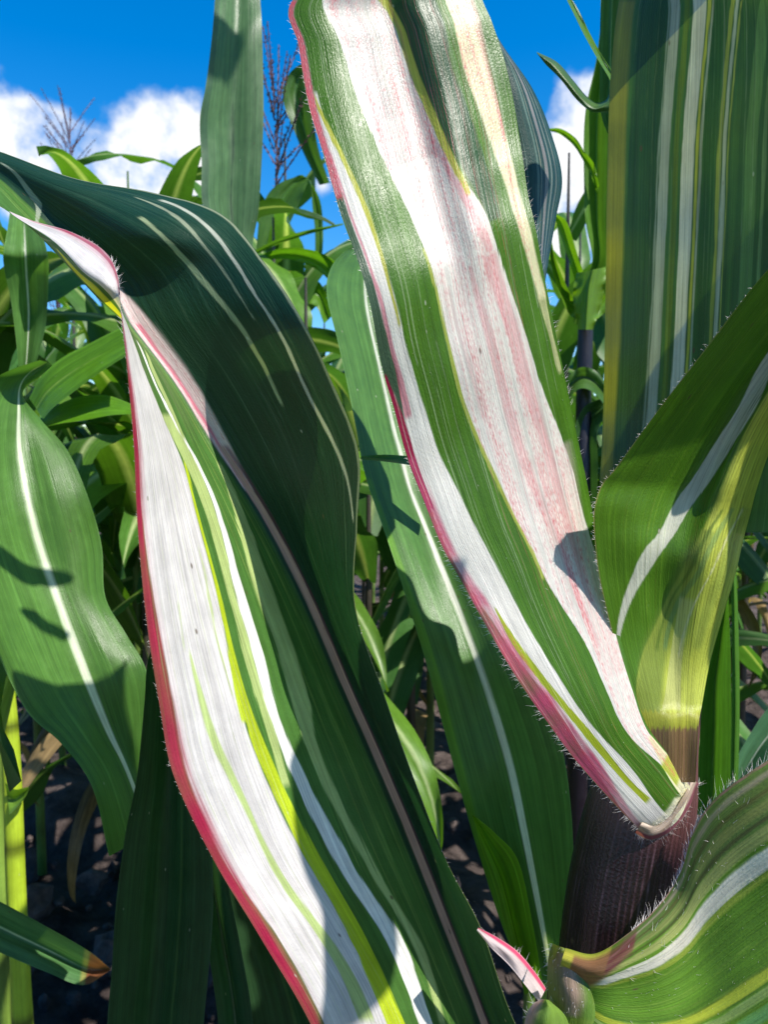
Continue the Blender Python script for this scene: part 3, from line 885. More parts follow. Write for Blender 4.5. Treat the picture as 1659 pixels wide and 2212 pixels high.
# --- lower right leaf and its collar
UL = [(1222, 2048), (1285, 2060), (1350, 2022), (1420, 1960), (1470, 1885), (1497, 1800), (1545, 1725), (1640, 1655), (1780, 1570), (1950, 1470)]
LR = [(1178, 2190), (1215, 2260), (1270, 2360), (1370, 2440), (1480, 2480), (1600, 2480), (1720, 2440), (1840, 2360), (1980, 2260), (2120, 2100)]
dU = [.306, .300, .300, .304, .308, .310, .306, .298, .288, .275]
dL = [.296, .284, .268, .256, .248, .242, .238, .232, .226, .22]
bq = Blade(two(UL, LR, dU, dL, (0, -.004, .002, .006, .007, .004, 0), 1.0), ns=180, nt_=220, seed=61)
bq.fill((.095, .205, .014))
bq.stripe((.12, .19, .045), [('s', 2, .0, .10), ('s', 4, 0, .16), ('s', 6, 0, .17), ('s', 9, 0, .16)], soft=.04)
for s0, s1, c, op in ((.028, .040, (.40, .32, .24), .7), (.07, .080, (.08, .03, .02), .5), (.10, .125, (.24, .27, .08), .8), (.14, .15, (.05, .03, .015), .6), (.165, .20, (.30, .33, .10), .9), (.225, .275, (.66, .62, .52), 1),
                      (.285, .30, (.30, .36, .05), .7), (.53, .56, (.42, .46, .04), .8), (.58, .60, (.30, .42, .12), .8), (.63, .66, (.12, .3, .1), .8), (.70, .76, (.72, .70, .66), .9)):
    bq.stripe(c, [('s', 1.2, s0 * .7 + .12, s1 * .7 + .14), ('s', 2.4, s0, s1), ('s', 4, s0, s1 + .01), ('s', 9, s0, s1)], soft=.008, op=op)
bq.stripe((.40, .38, .05), [('s', 0, 0, 1), ('s', .8, 0, .6), ('s', 1.6, 0, .2)], soft=.12)
bq.stripe((.62, .54, .44), [('s', 0, .28, .75), ('s', .6, .32, .6)], soft=.1, op=.8)
bq.stripe((.16, .02, .05), [('s', .35, .06, .5), ('s', 1.2, .05, .34), ('s', 2.4, .02, .12)], soft=.06, op=.75)
bq.stripe((.46, .20, .22), [('s', 1.5, 0, .006), ('s', 9, 0, .006)], soft=.004, op=.9)
bq.lines(40, (.22, .32, .05), 63, .2, .98, (.001, .004), (.15, .4))
bq.lines(24, (.03, .07, .01), 64, .05, .98, (.001, .004), (.15, .4))
bql = bq.build('leaf', M_VAR, plantA, label='green leaf at lower right with cream and yellow stripes, clasping the stalk')
bq.hairs(bql, 0, 170, 2.2, 8, .0042, seed=65)
bq.hairs(bql, 0, 110, 2.2, 8, .0030, name='leaf_hair', surface=True, s0=.02, s1=.3, seed=66, rad=.00006)
bq.hairs(bql, 0, 150, 2, 8, .0016, name='leaf_hair', surface=True, s0=.3, s1=.8, seed=67, rad=.00005)


def collar(name, pts, rads, cfun, label, flat=.8):
    o = tube(name, [P(np.float64(x), np.float64(y), d) for x, y, d in pts], rads, M_STALK, cfun, plantA, n=60, nt_=60, flat=flat, label=label)
    return o


def col_fun(v, a):
    q = .5 + .5 * np.sin(a * 9 + v * 17)
    c = np.array([.36, .36, .06])[None] * (.75 + .4 * q[:, None])
    w = np.array([.58, .46, .44])[None] * np.ones((len(a), 1))
    k = np.exp(-((v - .5) / .2) ** 2) * (.5 + .5 * np.cos(a + .5))[:, None] ** 2
    p = np.array([.14, .02, .05])[None]
    kp = np.exp(-((v - .45) / .2) ** 2) * (.5 + .5 * np.cos(a - 0.9))[:, None] ** 6
    c = c * (1 - .8 * k) + w * .8 * k
    return c * (1 - .7 * kp) + p * .7 * kp


ba = Blade(two([(1194, 2038), (1186, 2064), (1182, 2110), (1184, 2160), (1176, 2230), (1170, 2330)], [(1246, 2058), (1292, 2092), (1318, 2140), (1325, 2190), (1320, 2250), (1310, 2340)],
               [.312, .308, .305, .303, .302, .302], [.307, .301, .296, .291, .287, .284], (.004, -.003, -.0045, -.002, .003), 1.0), ns=60, nt_=60, seed=75)
ba.fill((.16, .20, .035))
ba.stripe((.085, .17, .018), [('s', 0, .55, 1), ('s', 1, .5, 1), ('s', 3, .45, 1), ('s', 5, .4, 1)], soft=.2)
ba.stripe((.40, .24, .22), [('s', .6, .25, .40), ('s', 1.4, .20, .50), ('s', 2.6, .22, .55), ('s', 3.4, .3, .45)], soft=.2, op=.7)
ba.stripe((.18, .03, .06), [('s', 1.2, .76, .96), ('s', 2.4, .74, .98), ('s', 3, .8, 1)], soft=.16, op=.7)
ba.stripe((.16, .24, .03), [('s', 3.4, 0, 1), ('s', 5, 0, 1)], soft=.1, op=.6)
ba.lines(30, (.12, .13, .02), 76, .02, .98, (.004, .012), (.15, .4))
bao = ba.build('collar', M_VAR, plantA, label='swollen pale yellow leaf collar')
ba.hairs(bao, 0, 40, 0, 4, .0035, seed=77)
ba.hairs(bao, 0, 120, 0, 5, .0015, name='leaf_hair', surface=True, seed=78, rad=.00005)
# small lobe and pink edge at the foot of the frame
bs = Blade(two([(1128, 2260), (1135, 2200), (1150, 2170), (1172, 2158)], [(1240, 2300), (1235, 2240), (1222, 2195), (1186, 2160)], .285, .283, (0, -.004, -.006, -.003, 0), 1.0), ns=30, nt_=30, seed=71)
bs.fill((.15, .25, .04)).stripe((.5, .44, .4), [('s', 0, 0, .05), ('s', 3, 0, .1)], soft=.03)
bs.lines(20, (.3, .36, .1), 79)
bs.stripe((.42, .22, .22), [('s', 0, 0, .12), ('s', 3, 0, .3)], soft=.15, op=.8)
bso = bs.build('leaf', M_VAR, plantA, label='small pale green lobe at the foot of the collar')
bs.hairs(bso, 0, 18, 0, 3, .003, seed=72)
be = Blade(two([(1165, 2165), (1135, 2128), (1100, 2085), (1062, 2048), (1030, 2010)], [(1180, 2135), (1155, 2098), (1118, 2055), (1075, 2025), (1034, 2004)], .32, .325, (0, -.002, 0), 1.0), ns=16, nt_=40, seed=73)
be.fill((.60, .50, .50)).stripe((.5, .06, .13), [('s', 0, .75, 1), ('s', 4, .7, 1)], soft=.1)
beo = be.build('leaf', M_VAR, plantA, label='narrow white and pink leaf edge beside the collar')
be.hairs(beo, 1, 20, 0, 4, .003, seed=74)


# ---------------------------------------------------------------- plants that stand close behind, placed one by one
def green(stations, mid=.5, seed=1, base=GRN, midw=.02, midc=(.46, .50, .34), ns=48, nt_=120, ripple=0.0, nl=26):
    b = Blade(stations, ns=ns, nt_=nt_, ripple=ripple, seed=seed)
    b.fill(base)
    b.stripe(tuple(x * 1.25 for x in base), [('s', 0, .08, .4), ('s', b.k - 1, .1, .4)], soft=.08, op=.5)
    b.lines(nl, tuple(min(1, x * 1.9 + .02) for x in base), seed, .03, .97, (.002, .008), (.1, .35))
    b.lines(nl // 2, tuple(x * .5 for x in base), seed + 50, .03, .97, (.002, .01), (.1, .35))
    if midw:
        b.stripe(midc, [('s', 0, mid - midw, mid + midw), ('s', b.k * .6, mid - midw * .6, mid + midw * .6), ('s', b.k - 1, mid - .004, mid + .004)], soft=midw * .4)
    b.stripe(tuple(min(1, x * 1.5 + .05) for x in base), [('s', 0, 0, .01), ('s', b.k - 1, 0, .01)], soft=.006, op=.7)
    b.stripe(tuple(min(1, x * 1.5 + .05) for x in base), [('s', 0, .99, 1), ('s', b.k - 1, .99, 1)], soft=.006, op=.7)
    return b


V5 = (0, .6, 1.3, .6, 0)


def plant(label, foot, r0=.012, top=None, name='corn_plant', group=None):
    """a plant rooted at the ground point foot = (x, y, depth) pixel; its stalk runs up to top = (px, py, d)"""
    f = down(*foot)
    root = thing(name, label, 'corn plant', f, group)
    t = P(np.float64(top[0]), np.float64(top[1]), top[2])
    f0 = f - [0, 0, .08]
    pts = [f0 + (t - f0) * k for k in (0, .3, .6, .85, 1)]
    tube('stalk', pts, [r0 * 1.15, r0 * 1.1, r0, r0 * .9, r0 * .7], M_STALK, stalk_green, root, n=20, nt_=30)
    return root


# upright leaf against the sky
p1 = plant('corn plant with one straight upright leaf against the sky left of the centre leaf', (545, 540, .85), .011, (548, 600, .85))
L = [(538, 600), (470, 520), (437, 440), (435, 350), (431, 260), (443, 190), (452, 125), (462, 25), (470, -120), (500, -420)]
Q = [(556, 600), (546, 532), (558, 455), (565, 350), (569, 250), (568, 150), (565, 50), (561, -20), (556, -150), (520, -420)]
b = green(two(L, Q, [.85] * 7 + [.86, .88, .92], [.885] * 7 + [.895, .915, .94], V5, .010), .52, 81, (.075, .150, .060), .012, (.02, .05, .02), ripple=.006)
b.stripe((.05, .1, .06), [('s', 0, 0, .12), ('s', 9, 0, .12)], soft=.05, op=.6)
b.build('leaf', M_GREEN, p1)

# long leaf with white midrib behind the centre leaf
p2 = plant('green corn plant with a long white-ribbed leaf between the two striped leaves', (1190, 2050, .46), .013, (1200, 2060, .46))
L = [(1150, 2160), (1085, 2000), (1030, 1830), (990, 1690), (955, 1560), (920, 1430), (880, 1300), (838, 1170), (790, 1030), (770, 930), (752, 840), (730, 740), (706, 640), (712, 585), (742, 545), (790, 520)]
Q = [(1235, 2060), (1240, 1900), (1235, 1760), (1220, 1640), (1190, 1540), (1150, 1440), (1100, 1330), (1040, 1210), (985, 1090), (950, 990), (925, 900), (900, 800), (880, 700), (865, 620), (850, 560), (830, 520)]
d2 = [.43, .43, .43, .43, .435, .44, .45, .46, .48, .49, .50, .51, .52, .535, .55, .58]
b = green(two(L, Q, d2, [x + (-.034, -.034, -.036, -.036, -.034, -.028, -.014, .008, .025, .038, .045, .045, .045, .045, .045, .045)[i] for i, x in enumerate(d2)], V5, .010), .5, 83, (.070, .165, .036), .035, (.66, .68, .58), ns=60, nt_=180, ripple=.004)
b.stripe((.10, .24, .02), [('s', 0, 0, .05), ('s', 5, 0, .10), ('s', 8, 0, .06)], soft=.03)  # brighter margin: light through the turned edge, painted in
b.build('leaf', M_GREEN, p2, label='long leaf with a white midrib')
L = [(1135, 2150), (1100, 2030), (1070, 1920), (1040, 1830), (1018, 1755)]
Q = [(1172, 2120), (1150, 1990), (1120, 1860), (1070, 1800), (1022, 1760)]
b = green(two(L, Q, .40, .395, (0, .2, .6, .4, 0), .012), .3, 85, (.16, .34, .015), .012, (.05, .12, .01))
b.build('leaf', M_GREEN, p2, label='short bright green sunlit leaf')
L = [(780, 985), (830, 982), (880, 985), (930, 992), (990, 1004)]
Q = [(778, 992), (830, 997), (880, 1004), (930, 1014), (990, 1024)]
b = green(two(L, Q, .47, .46, (0, .5, 0), .004), .5, 86, GRN, 0)
b.build('leaf', M_GREEN, p2, label='thin leaf crossing level between the two striped leaves')

# leaf at the left with white midrib and the shadow bars
p3 = plant('green corn plant at the left edge with a broad drooping leaf and pale midrib', (330, 1850, .52), .014, (335, 1880, .52))
S3 = [((235, 1850), (325, 1800), (338, 1770)), ((198, 1700), (275, 1665), (308, 1665)), ((132, 1607), (235, 1580), (322, 1563)), ((60, 1540), (190, 1470), (317, 1453)), ((0, 1427), (150, 1365), (272, 1370)),
      ((-50, 1300), (118, 1275), (227, 1290)), ((-90, 1180), (88, 1189), (219, 1180)), ((-110, 1080), (60, 1080), (190, 1075)), ((-110, 970), (41, 970), (146, 975)), ((-90, 890), (40, 890), (86, 905)),
      ((-30, 830), (42, 838), (48, 850)), ((20, 800), (62, 806), (84, 815)), ((84, 778), (100, 782), (112, 790))]
st = []
for i, (l, m, r) in enumerate(S3):
    d0 = [.50, .50, .50, .50, .505, .51, .515, .52, .53, .54, .555, .57, .58][i]
    h = lambda a, c: ((a[0] + c[0]) / 2, (a[1] + c[1]) / 2)
    lm, mr = h(l, m), h(m, r)
    st.append([(*l, d0 - .035), (*lm, d0 - .012), (*m, d0 + .010), (*mr, d0 + .016), (*r, d0 + .026)])
b = green(st, .5, 91, (.068, .165, .026), .035, (.60, .66, .48), ns=60, nt_=160, ripple=.010)
b.build('leaf', M_GREEN, p3)

# dark leaves low in front, beneath the red-edged leaf
p4 = plant('dark shaded corn plant under the red-edged leaf', (470, 2400, .48), .014, (470, 2420, .48))
L = [(225, 2420), (231, 2211), (240, 2102), (250, 1952), (270, 1802), (295, 1677), (311, 1520), (318, 1430), (340, 1380), (380, 1330)]
Q = [(430, 2420), (440, 2211), (450, 2102), (460, 1952), (455, 1802), (440, 1677), (425, 1540), (410, 1440), (400, 1390), (392, 1335)]
b = green(two(L, Q, .43, .42, V5, .014), .66, 95, (.020, .060, .020), .008, (.05, .10, .03))
b.build('leaf', M_GREEN, p4)
L = [(480, 2420), (470, 2200), (440, 2000), (425, 1900), (415, 1800), (410, 1700)]
Q = [(560, 2420), (545, 2200), (520, 2050), (500, 1950), (480, 1850), (440, 1700)]
b = green(two(L, Q, .47, .46, V5, .010), .5, 96, (.03, .085, .04), .03, (.12, .18, .12))
b.build('leaf', M_GREEN, p4)
L = [(560, 2420), (540, 2200), (500, 2000), (470, 1850), (440, 1650)]
Q = [(760, 2420), (740, 2250), (680, 2100), (620, 1950), (500, 1650)]
b = green(two(L, Q, .50, .49, V5, .012), .5, 97, (.022, .060, .022), .02, (.06, .12, .04))
b.build('leaf', M_GREEN, p4)

# yellow-green stalk at the lower left, and the torn leaf in front of it
p5 = thing('corn_plant', 'bright yellow-green jointed corn stalk at the lower left edge', 'corn plant', down(45, 2190, .9))


def ystalk(v, a):
    c = np.array([.30, .40, .02]) * np.ones((len(a), 1))
    for n_ in (.36, .62, .83):
        c = c * (1 - .75 * math.exp(-((v - n_) / .012) ** 2))
    return c


yp = [down(60, 2190, .9) - [0, 0, .05], P(60., 2600., .9), P(52., 2300., .9), P(44., 2120., .9), P(33., 1900., .9), P(26., 1700., .9), P(16., 1540., .9), P(0., 1400., .9)]
tube('stalk', yp, [.0125, .0125, .012, .011, .0108, .0105, .010, .009], M_STALK, ystalk, p5, n=28, nt_=120)
b = green(two([(20, 1760), (35, 1745), (55, 1720), (62, 1705)], [(10, 1690), (30, 1705), (50, 1702), (60, 1700)], .88, .88, (0, 1, 0), .01), .5, 98, (.10, .19, .02), 0)
b.build('leaf', M_FIELD, p5)
b = green(two([(-60, 1560), (-20, 1480), (10, 1440), (30, 1400)], [(0, 1620), (22, 1530), (34, 1470), (36, 1405)], .88, .88, (0, 1, 0), .01), .5, 99, (.07, .16, .02), 0)
b.build('leaf', M_FIELD, p5)
p6 = plant('corn plant at the lower left whose torn striped leaf ends in a dry brown tip', (-160, 2000, .6), .013, (-160, 1860, .6))
b = green(two([(-170, 1860), (-90, 1905), (0, 1948), (100, 2002), (190, 2054), (237, 2092)], [(-150, 1960), (-80, 2015), (0, 2058), (100, 2100), (178, 2128), (238, 2096)], .60, .60, V5, .010), .5, 101, (.07, .17, .055), .02, (.34, .42, .24))
b.stripe((.26, .10, .045), [('s', 4.05, 0, 1), ('s', 5, 0, 1)], soft=.01)
b.stripe((.40, .36, .10), [('s', 3.9, 0, 1), ('s', 4.05, 0, 1)], soft=.01, op=.6)
b.build('leaf', M_GREEN, p6)

# upright green blades right of the stalk
p7 = plant('green corn plant with narrow upright blades at the right, behind the yellow leaf base', (1560, 1700, .62), .012, (1560, 1760, .62))
b = green(two([(1505, 1760), (1508, 1678), (1512, 1604), (1518, 1500), (1540, 1380), (1566, 1290), (1575, 1180)], [(1578, 1760), (1579, 1678), (1581, 1554), (1580, 1470), (1579, 1400), (1575, 1300), (1577, 1180)], .62, .60, (0, .8, 1.2, .4, 0), .014), .8, 103,
          (.06, .16, .02), .0)
b.build('leaf', M_GREEN, p7)
b = green(two([(1576, 1760), (1579, 1660), (1582, 1500), (1582, 1350), (1578, 1200), (1570, 1050)], [(1592, 1760), (1597, 1640), (1599, 1500), (1596, 1350), (1590, 1220), (1572, 1050)], .64, .63, (0, 1, 0), .006), .5, 104, (.08, .19, .06), 0)
b.build('leaf', M_GREEN, p7)
p8 = plant('corn plant at the right edge with a sunlit leaf and thin white rib', (1560, 1760, .8), .012, (1570, 1720, .8))
b = green(two([(1570, 1720), (1592, 1640), (1625, 1580), (1665, 1525), (1760, 1440), (1850, 1420)], [(1610, 1710), (1640, 1675), (1680, 1620), (1740, 1570), (1810, 1500), (1860, 1430)], .80, .78, V5, .012), .5, 105, (.08, .19, .09), .03, (.5, .56, .44))
b.build('leaf', M_GREEN, p8)

# plant right of the centre with the purple stalk and cupped sheath
p9 = thing('corn_plant', 'corn plant with purple stalk and cupped leaf base, left of the upright striped leaf', 'corn plant', down(1260, 900, 1.05))


def pstalk(v, a):
    k = float(sstep(.93, .945, v))
    return (np.array([.007, .004, .008]) * (1 - k) + np.array([.32, .30, .03]) * k) * np.ones((len(a), 1))


tube('stalk', [down(1258, 900, 1.05) - [0, 0, .05], P(1258., 1300., 1.05), P(1261., 900., 1.05), P(1264., 780., 1.05), P(1266., 700., 1.05), P(1268., 682., 1.05)], [.013, .012, .0105, .0102, .010, .009], M_STALK, pstalk, p9, n=24, nt_=90)
for i, (l, q, a, c) in enumerate((
        ([(1240, 700), (1248, 640), (1262, 600), (1280, 560), (1266, 480), (1262, 400), (1264, 250), (1290, 120), (1310, -60)], [(1286, 702), (1300, 650), (1308, 590), (1312, 540), (1314, 470), (1316, 380), (1318, 250), (1320, 120), (1325, -60)], .02, (.07, .16, .02)),
        ([(1252, 640), (1238, 590), (1222, 540), (1205, 490), (1200, 470)], [(1275, 625), (1262, 590), (1245, 540), (1225, 480), (1202, 462)], .006, (.13, .27, .01)),
        ([(1256, 700), (1244, 690), (1225, 670), (1195, 590), (1186, 520)], [(1310, 640), (1280, 610), (1240, 640), (1205, 570), (1190, 510)], .01, (.10, .21, .01)),
        ([(1290, 690), (1320, 660), (1350, 600), (1400, 560)], [(1270, 640), (1305, 600), (1340, 570), (1395, 540)], .01, (.10, .22, .01)),
        ([(1290, 420), (1278, 380), (1262, 350), (1240, 315), (1210, 290), (1182, 282)], [(1295, 400), (1284, 355), (1262, 325), (1244, 298), (1212, 278), (1180, 278)], .004, (.11, .24, .01)),
        ([(1250, 712), (1242, 670), (1238, 630), (1246, 590)], [(1282, 712), (1296, 670), (1308, 620), (1316, 575)], -.02, (.11, .22, .01)),
        ([(1320, 840), (1285, 800), (1250, 795), (1215, 830), (1185, 900)], [(1325, 900), (1285, 850), (1252, 840), (1225, 870), (1192, 920)], .01, (.05, .12, .02)),
        ([(1230, 1100), (1232, 1000), (1240, 930), (1262, 880), (1300, 860)], [(1290, 1100), (1292, 1000), (1290, 950), (1296, 920), (1312, 890)], .02, (.035, .09, .025)))):
    b = green(two(l, q, 1.05 - .02 * (i > 4), 1.04 - .02 * (i > 4), V5, a), .5, 110 + i, c, .02 if i < 3 else 0, tuple(x * 1.6 for x in c), ripple=.008)
    b.build('leaf', M_GREEN, p9)
# far left: a hanging leaf and two arching ones
p11 = plant('corn plant at the far left edge with a glossy hanging leaf and two arched leaves', (-40, 1500, .95), .012, (-30, 880, .95))
b = green(two([(40, 830), (36, 760), (24, 660), (8, 580), (6, 545), (14, 500), (20, 460)], [(60, 835), (78, 780), (98, 700), (104, 600), (102, 550), (90, 500), (80, 455)], [.92, .92, .92, .90, .885, .90, .93], [.94, .94, .94, .92, .90, .915, .94], V5, .012), .5, 130, (.08, .18, .04), .03, (.55, .6, .45))
b.build('leaf', M_GREEN, p11)
b = green(two([(85, 925), (130, 915), (180, 908), (240, 897), (300, 894)], [(85, 905), (130, 872), (180, 855), (235, 855), (300, 880)], .85, .88, (0, .6, 0), .008), .5, 131, (.075, .19, .008), 0)
b.build('leaf', M_GREEN, p11)
b = green(two([(92, 905), (115, 880), (160, 845), (215, 805), (285, 760)], [(62, 860), (88, 812), (130, 775), (192, 742), (275, 700)], .84, .88, (0, .6, 1, .4, 0), .010), .5, 132, (.075, .19, .008), .015, (.2, .33, .05))
b.build('leaf', M_GREEN, p11)
# curled leaf tips in front of the sky
p10 = plant('corn plant whose thin curled leaf tips hook into the sky at the upper right', (1390, 300, .5), .010, (1390, 260, .5))
b = green(two([(1330, 190), (1318, 200), (1310, 215), (1290, 222), (1268, 208), (1240, 175), (1205, 135), (1160, 112)], [(1334, 240), (1320, 243), (1300, 243), (1276, 240), (1246, 215), (1212, 172), (1180, 140), (1161, 116)], .5, .49, (0, -1, 0), .006), .5, 120,
          (.06, .13, .03), 0)
b.build('leaf', M_GREEN, p10)
b = green(two([(1326, 196), (1316, 168), (1290, 125), (1262, 75), (1240, 30), (1215, -20)], [(1334, 180), (1326, 158), (1300, 118), (1274, 70), (1252, 25), (1222, -24)], .5, .49, (0, -1, 0), .003), .5, 121, (.09, .18, .05), 0)
b.build('leaf', M_GREEN, p10)
b = green(two([(1330, 320), (1300, 250), (1296, 150), (1297, 60), (1299, -40), (1302, -200)], [(1345, 320), (1340, 250), (1342, 150), (1345, 60), (1350, -40), (1350, -200)], .52, .51, (0, 1, 0), .01), .5, 122, (.07, .16, .05), .02, (.2, .3, .14))
b.build('leaf', M_GREEN, p10)


# ---------------------------------------------------------------- loose blades added out of frame, shaped to cast shadows
def shade_blade(targets, k, width, seed, taper=(.15, .15)):
    """a leaf hanging where the sun's rays to the given places pass, k metres up the ray"""
    s = np.array(SUN)
    c = cr(np.array([P(np.float64(x), np.float64(y), d) + s * (k[i] if isinstance(k, (list, tuple)) else k) for i, (x, y, d) in enumerate(targets)]), 60)
    tan = np.gradient(c, axis=0); tan /= np.linalg.norm(tan, axis=1, keepdims=True)
    wd = np.cross(tan, s); wd /= np.linalg.norm(wd, axis=1, keepdims=True)
    T = np.linspace(0, 1, 60)
    pr = np.minimum(1, T / taper[0]) ** .6 * np.minimum(1, (1 - T) / taper[1]) ** .6 * width / 2 + .0008
    pr = pr * (1 + .10 * vnoise(T * 6, seed))
    S = np.linspace(-1, 1, 12)
    co = c[:, None] + wd[:, None] * (S[None] * pr[:, None])[..., None] + (s * width * .18)[None, None] * (S[None, :, None] ** 2)
    co = co + (wd * (.12 * width * vnoise(T * 5, seed + 5))[:, None])[:, None]
    uv = np.stack([np.broadcast_to(S[None] * width / 2, (60, 12)), np.broadcast_to(T[:, None] * .5, (60, 12))], -1)
    col = np.ones((60, 12, 1)) * np.array(GRN)
    link('leaf', grid_mesh('leaf', co, uv, col, M_GREEN), plantA)  # added only for its shadow, not joined to the stalk


shade_blade([(745, 1450, .33), (765, 1650, .33), (765, 1900, .33), (748, 2080, .33), (735, 2260, .33)], [.285, .335, .375, .415, .45], .040, 2, (.1, .05))
shade_blade([(985, 1400, .43), (1060, 1600, .42), (1130, 1820, .41), (1205, 2080, .405)], [.40, .37, .34, .33], .05, 12, (.1, .2))
shade_blade([(-80, 1270, .51), (40, 1245, .51), (100, 1220, .515), (150, 1188, .515), (195, 1165, .515)], .40, .011, 4, (.1, .4))
shade_blade([(20, 1372, .505), (80, 1362, .505), (140, 1342, .505), (175, 1320, .505)], .44, .007, 5, (.2, .3))
shade_blade([(520, -60, .85), (505, 20, .85), (470, 90, .85), (440, 150, .85)], .7, .05, 9, (.05, .5))

# ---------------------------------------------------------------- tassels and the field
def tassel_mesh(q, size=1.0, n=15):
    vs, fs = [], []

    def branch(p, d, ln, r):
        k = max(6, int(ln / .012))
        side = np.cross(d, [.3, .2, .9]); side /= np.linalg.norm(side)
        pts = [np.array(p) + d * ln * t + np.array([0, 0, -1.0]) * ln * .35 * t * t * (1 - d[2]) for t in np.linspace(0, 1, k)]
        b = len(vs)
        for i, c in enumerate(pts):
            rr = r * (1.0 if i % 2 else .55) * (1 - .5 * i / k)
            for a in (0, 2.09, 4.19):
                vs.append(c + (side * math.cos(a) + np.cross(d, side) * math.sin(a)) * rr)
        for i in range(k - 1):
            for a in range(3):
                a2 = (a + 1) % 3
                fs.append((b + i * 3 + a, b + i * 3 + a2, b + i * 3 + 3 + a2, b + i * 3 + 3 + a))
        for i in range(1, k - 1):
            for _ in range(3):
                v = d * .6 + q.normal(0, .6, 3); v /= np.linalg.norm(v)
                b2 = len(vs); w = np.cross(v, d); w /= np.linalg.norm(w) + 1e-9
                c = pts[i]; l2 = .009 * size
                vs.extend([c, c + v * l2 * .5 + w * .0018 * size, c + v * l2, c + v * l2 * .5 - w * .0018 * size])
                fs.append((b2, b2 + 1, b2 + 2, b2 + 3))

    branch([0, 0, 0], np.array([0.03, 0, 1.0]), .34 * size, .004 * size)
    for i in range(n):
        a = q.uniform(0, 6.28); el = q.uniform(.35, 1.0)
        d = np.array([math.cos(a) * el, math.sin(a) * el, 1.0]); d /= np.linalg.norm(d)
        branch([0, 0, (.02 + .012 * i) * size], d, q.uniform(.16, .25) * size, .0028 * size)
    me = bpy.data.meshes.new('tassel')
    me.from_pydata([tuple(v) for v in vs], [], fs)
    me.materials.append(M_TASSEL)
    return me


def field_leaf(q, length, width, rise, droop, side, twist, base):
    """one arching leaf in its own space: starts at the origin, leaves along +x"""
    nt_, ns = 26, 9
    ang = rise
    pts, p = [], np.zeros(3)
    for i in range(nt_):
        t = i / (nt_ - 1)
        pts.append(p.copy())
        a = ang - droop * (t ** 1.5)
        p = p + np.array([math.cos(a), side * t * .5, math.sin(a)]) * length / nt_
    pts = np.array(pts)
    tan = np.gradient(pts, axis=0); tan /= np.linalg.norm(tan, axis=1, keepdims=True)
    wv = np.cross(tan, [0, 0, 1.0]) + 1e-6; wv = np.array([0, 1.0, 0]) * np.ones((nt_, 1)); wv -= tan * (wv * tan).sum(1, keepdims=True); wv /= np.linalg.norm(wv, axis=1, keepdims=True)
    up = np.cross(tan, wv)
    T = np.linspace(0, 1, nt_)
    th = twist * T ** 2
    w2 = wv * np.cos(th)[:, None] + up * np.sin(th)[:, None]
    u2 = np.cross(tan, w2)
    prof = width * np.minimum(1, .42 + T * 3.2) * np.clip((1 - T) * 1.9, 0, 1) ** .75 * .5
    S = np.linspace(-1, 1, ns)
    V = .34 * (1 - .5 * T)
    co = pts[:, None] + w2[:, None] * (S[None] * prof[:, None])[..., None] + u2[:, None] * (-(np.abs(S)[None] * prof[:, None]) * V[:, None])[..., None]
    rip = vnoise(T[:, None] * 9 + np.where(S < 0, 0, 60)[None], int(q.integers(999))) * (np.abs(S)[None] ** 2) * width * .16
    co += u2[:, None] * rip[..., None]
    col = np.ones((nt_, ns, 1)) * np.array(base) * q.uniform(.85, 1.15)
    col[:, ns // 2] = np.array([.34, .42, .18])
    uv = np.stack([np.broadcast_to(S[None] * width / 2, (nt_, ns)), np.broadcast_to((T * length)[:, None], (nt_, ns))], -1) + q.uniform(0, 4)
    return co, uv, col


def corn_proto(seed, label, height=1.75, tassel=True, base=(.06, .15, .02), group=None, nl=11, loc=(0, 0, 0), lean=0.0, kmin=.30):
    q = np.random.default_rng(seed)
    root = thing('corn_plant', label, 'corn plant', loc, group)
    az = q.uniform(0, 6.28)
    pts = [np.array([lean * k * k, 0, height * k]) for k in (0, .25, .5, .75, 1)]
    purple = q.uniform() < .4

    def sc(v, a):
        c = np.array([.10, .17, .03]) if not purple else np.array([.06, .05, .035])
        return c * (.85 + .3 * math.sin(v * 60)) * np.ones((len(a), 1))
    sm = tube('stalk', pts, [.014, .0125, .0105, .0065, .0022], M_STALK, sc, None, n=10, nt_=24)
    sm.parent = root
    for i in range(nl):
        k = kmin + (.97 - kmin) * i / nl
        dry = i == 0
        ln = q.uniform(.62, .85) * (1 - .45 * max(0, k - .6) / .4) * (.8 if i < 1 else 1)
        co, uv, col = field_leaf(q, ln, q.uniform(.07, .095) * (.55 if dry else 1), q.uniform(.9, 1.25), 3.4 if dry else q.uniform(1.3, 2.6), q.normal(0, .25), q.normal(0, .8), base)
        a = az + (i % 2) * math.pi + q.normal(0, .45)
        rot = np.array([[math.cos(a), -math.sin(a), 0], [math.sin(a), math.cos(a), 0], [0, 0, 1]])
        co = co @ rot.T + [lean * k * k, 0, height * k]
        if dry:
            col = col * 0 + np.array([.26, .18, .085]) * q.uniform(.7, 1.2, (26, 9, 1))
        o = link('leaf', grid_mesh('leaf', co, uv, col, M_FIELD), None)
        if dry:
            o['label'] = 'withered brown lower leaf'
        o.parent = root
    if tassel:
        t = link('tassel', tassel_mesh(q, q.uniform(.85, 1.1), 19), None)
        t.parent = root
        t.location = (lean, 0, height - .01)
    return root


def copy_plant(src, loc, rz, scale, label, group):
    r = src.copy(); COL.objects.link(r)
    r.location, r.rotation_euler, r.scale = loc, (0, 0, rz), (scale,) * 3
    r['label'] = label
    r['group'] = group
    for ch in list(src.children):
        c = ch.copy(); COL.objects.link(c); c.parent = r
    return r


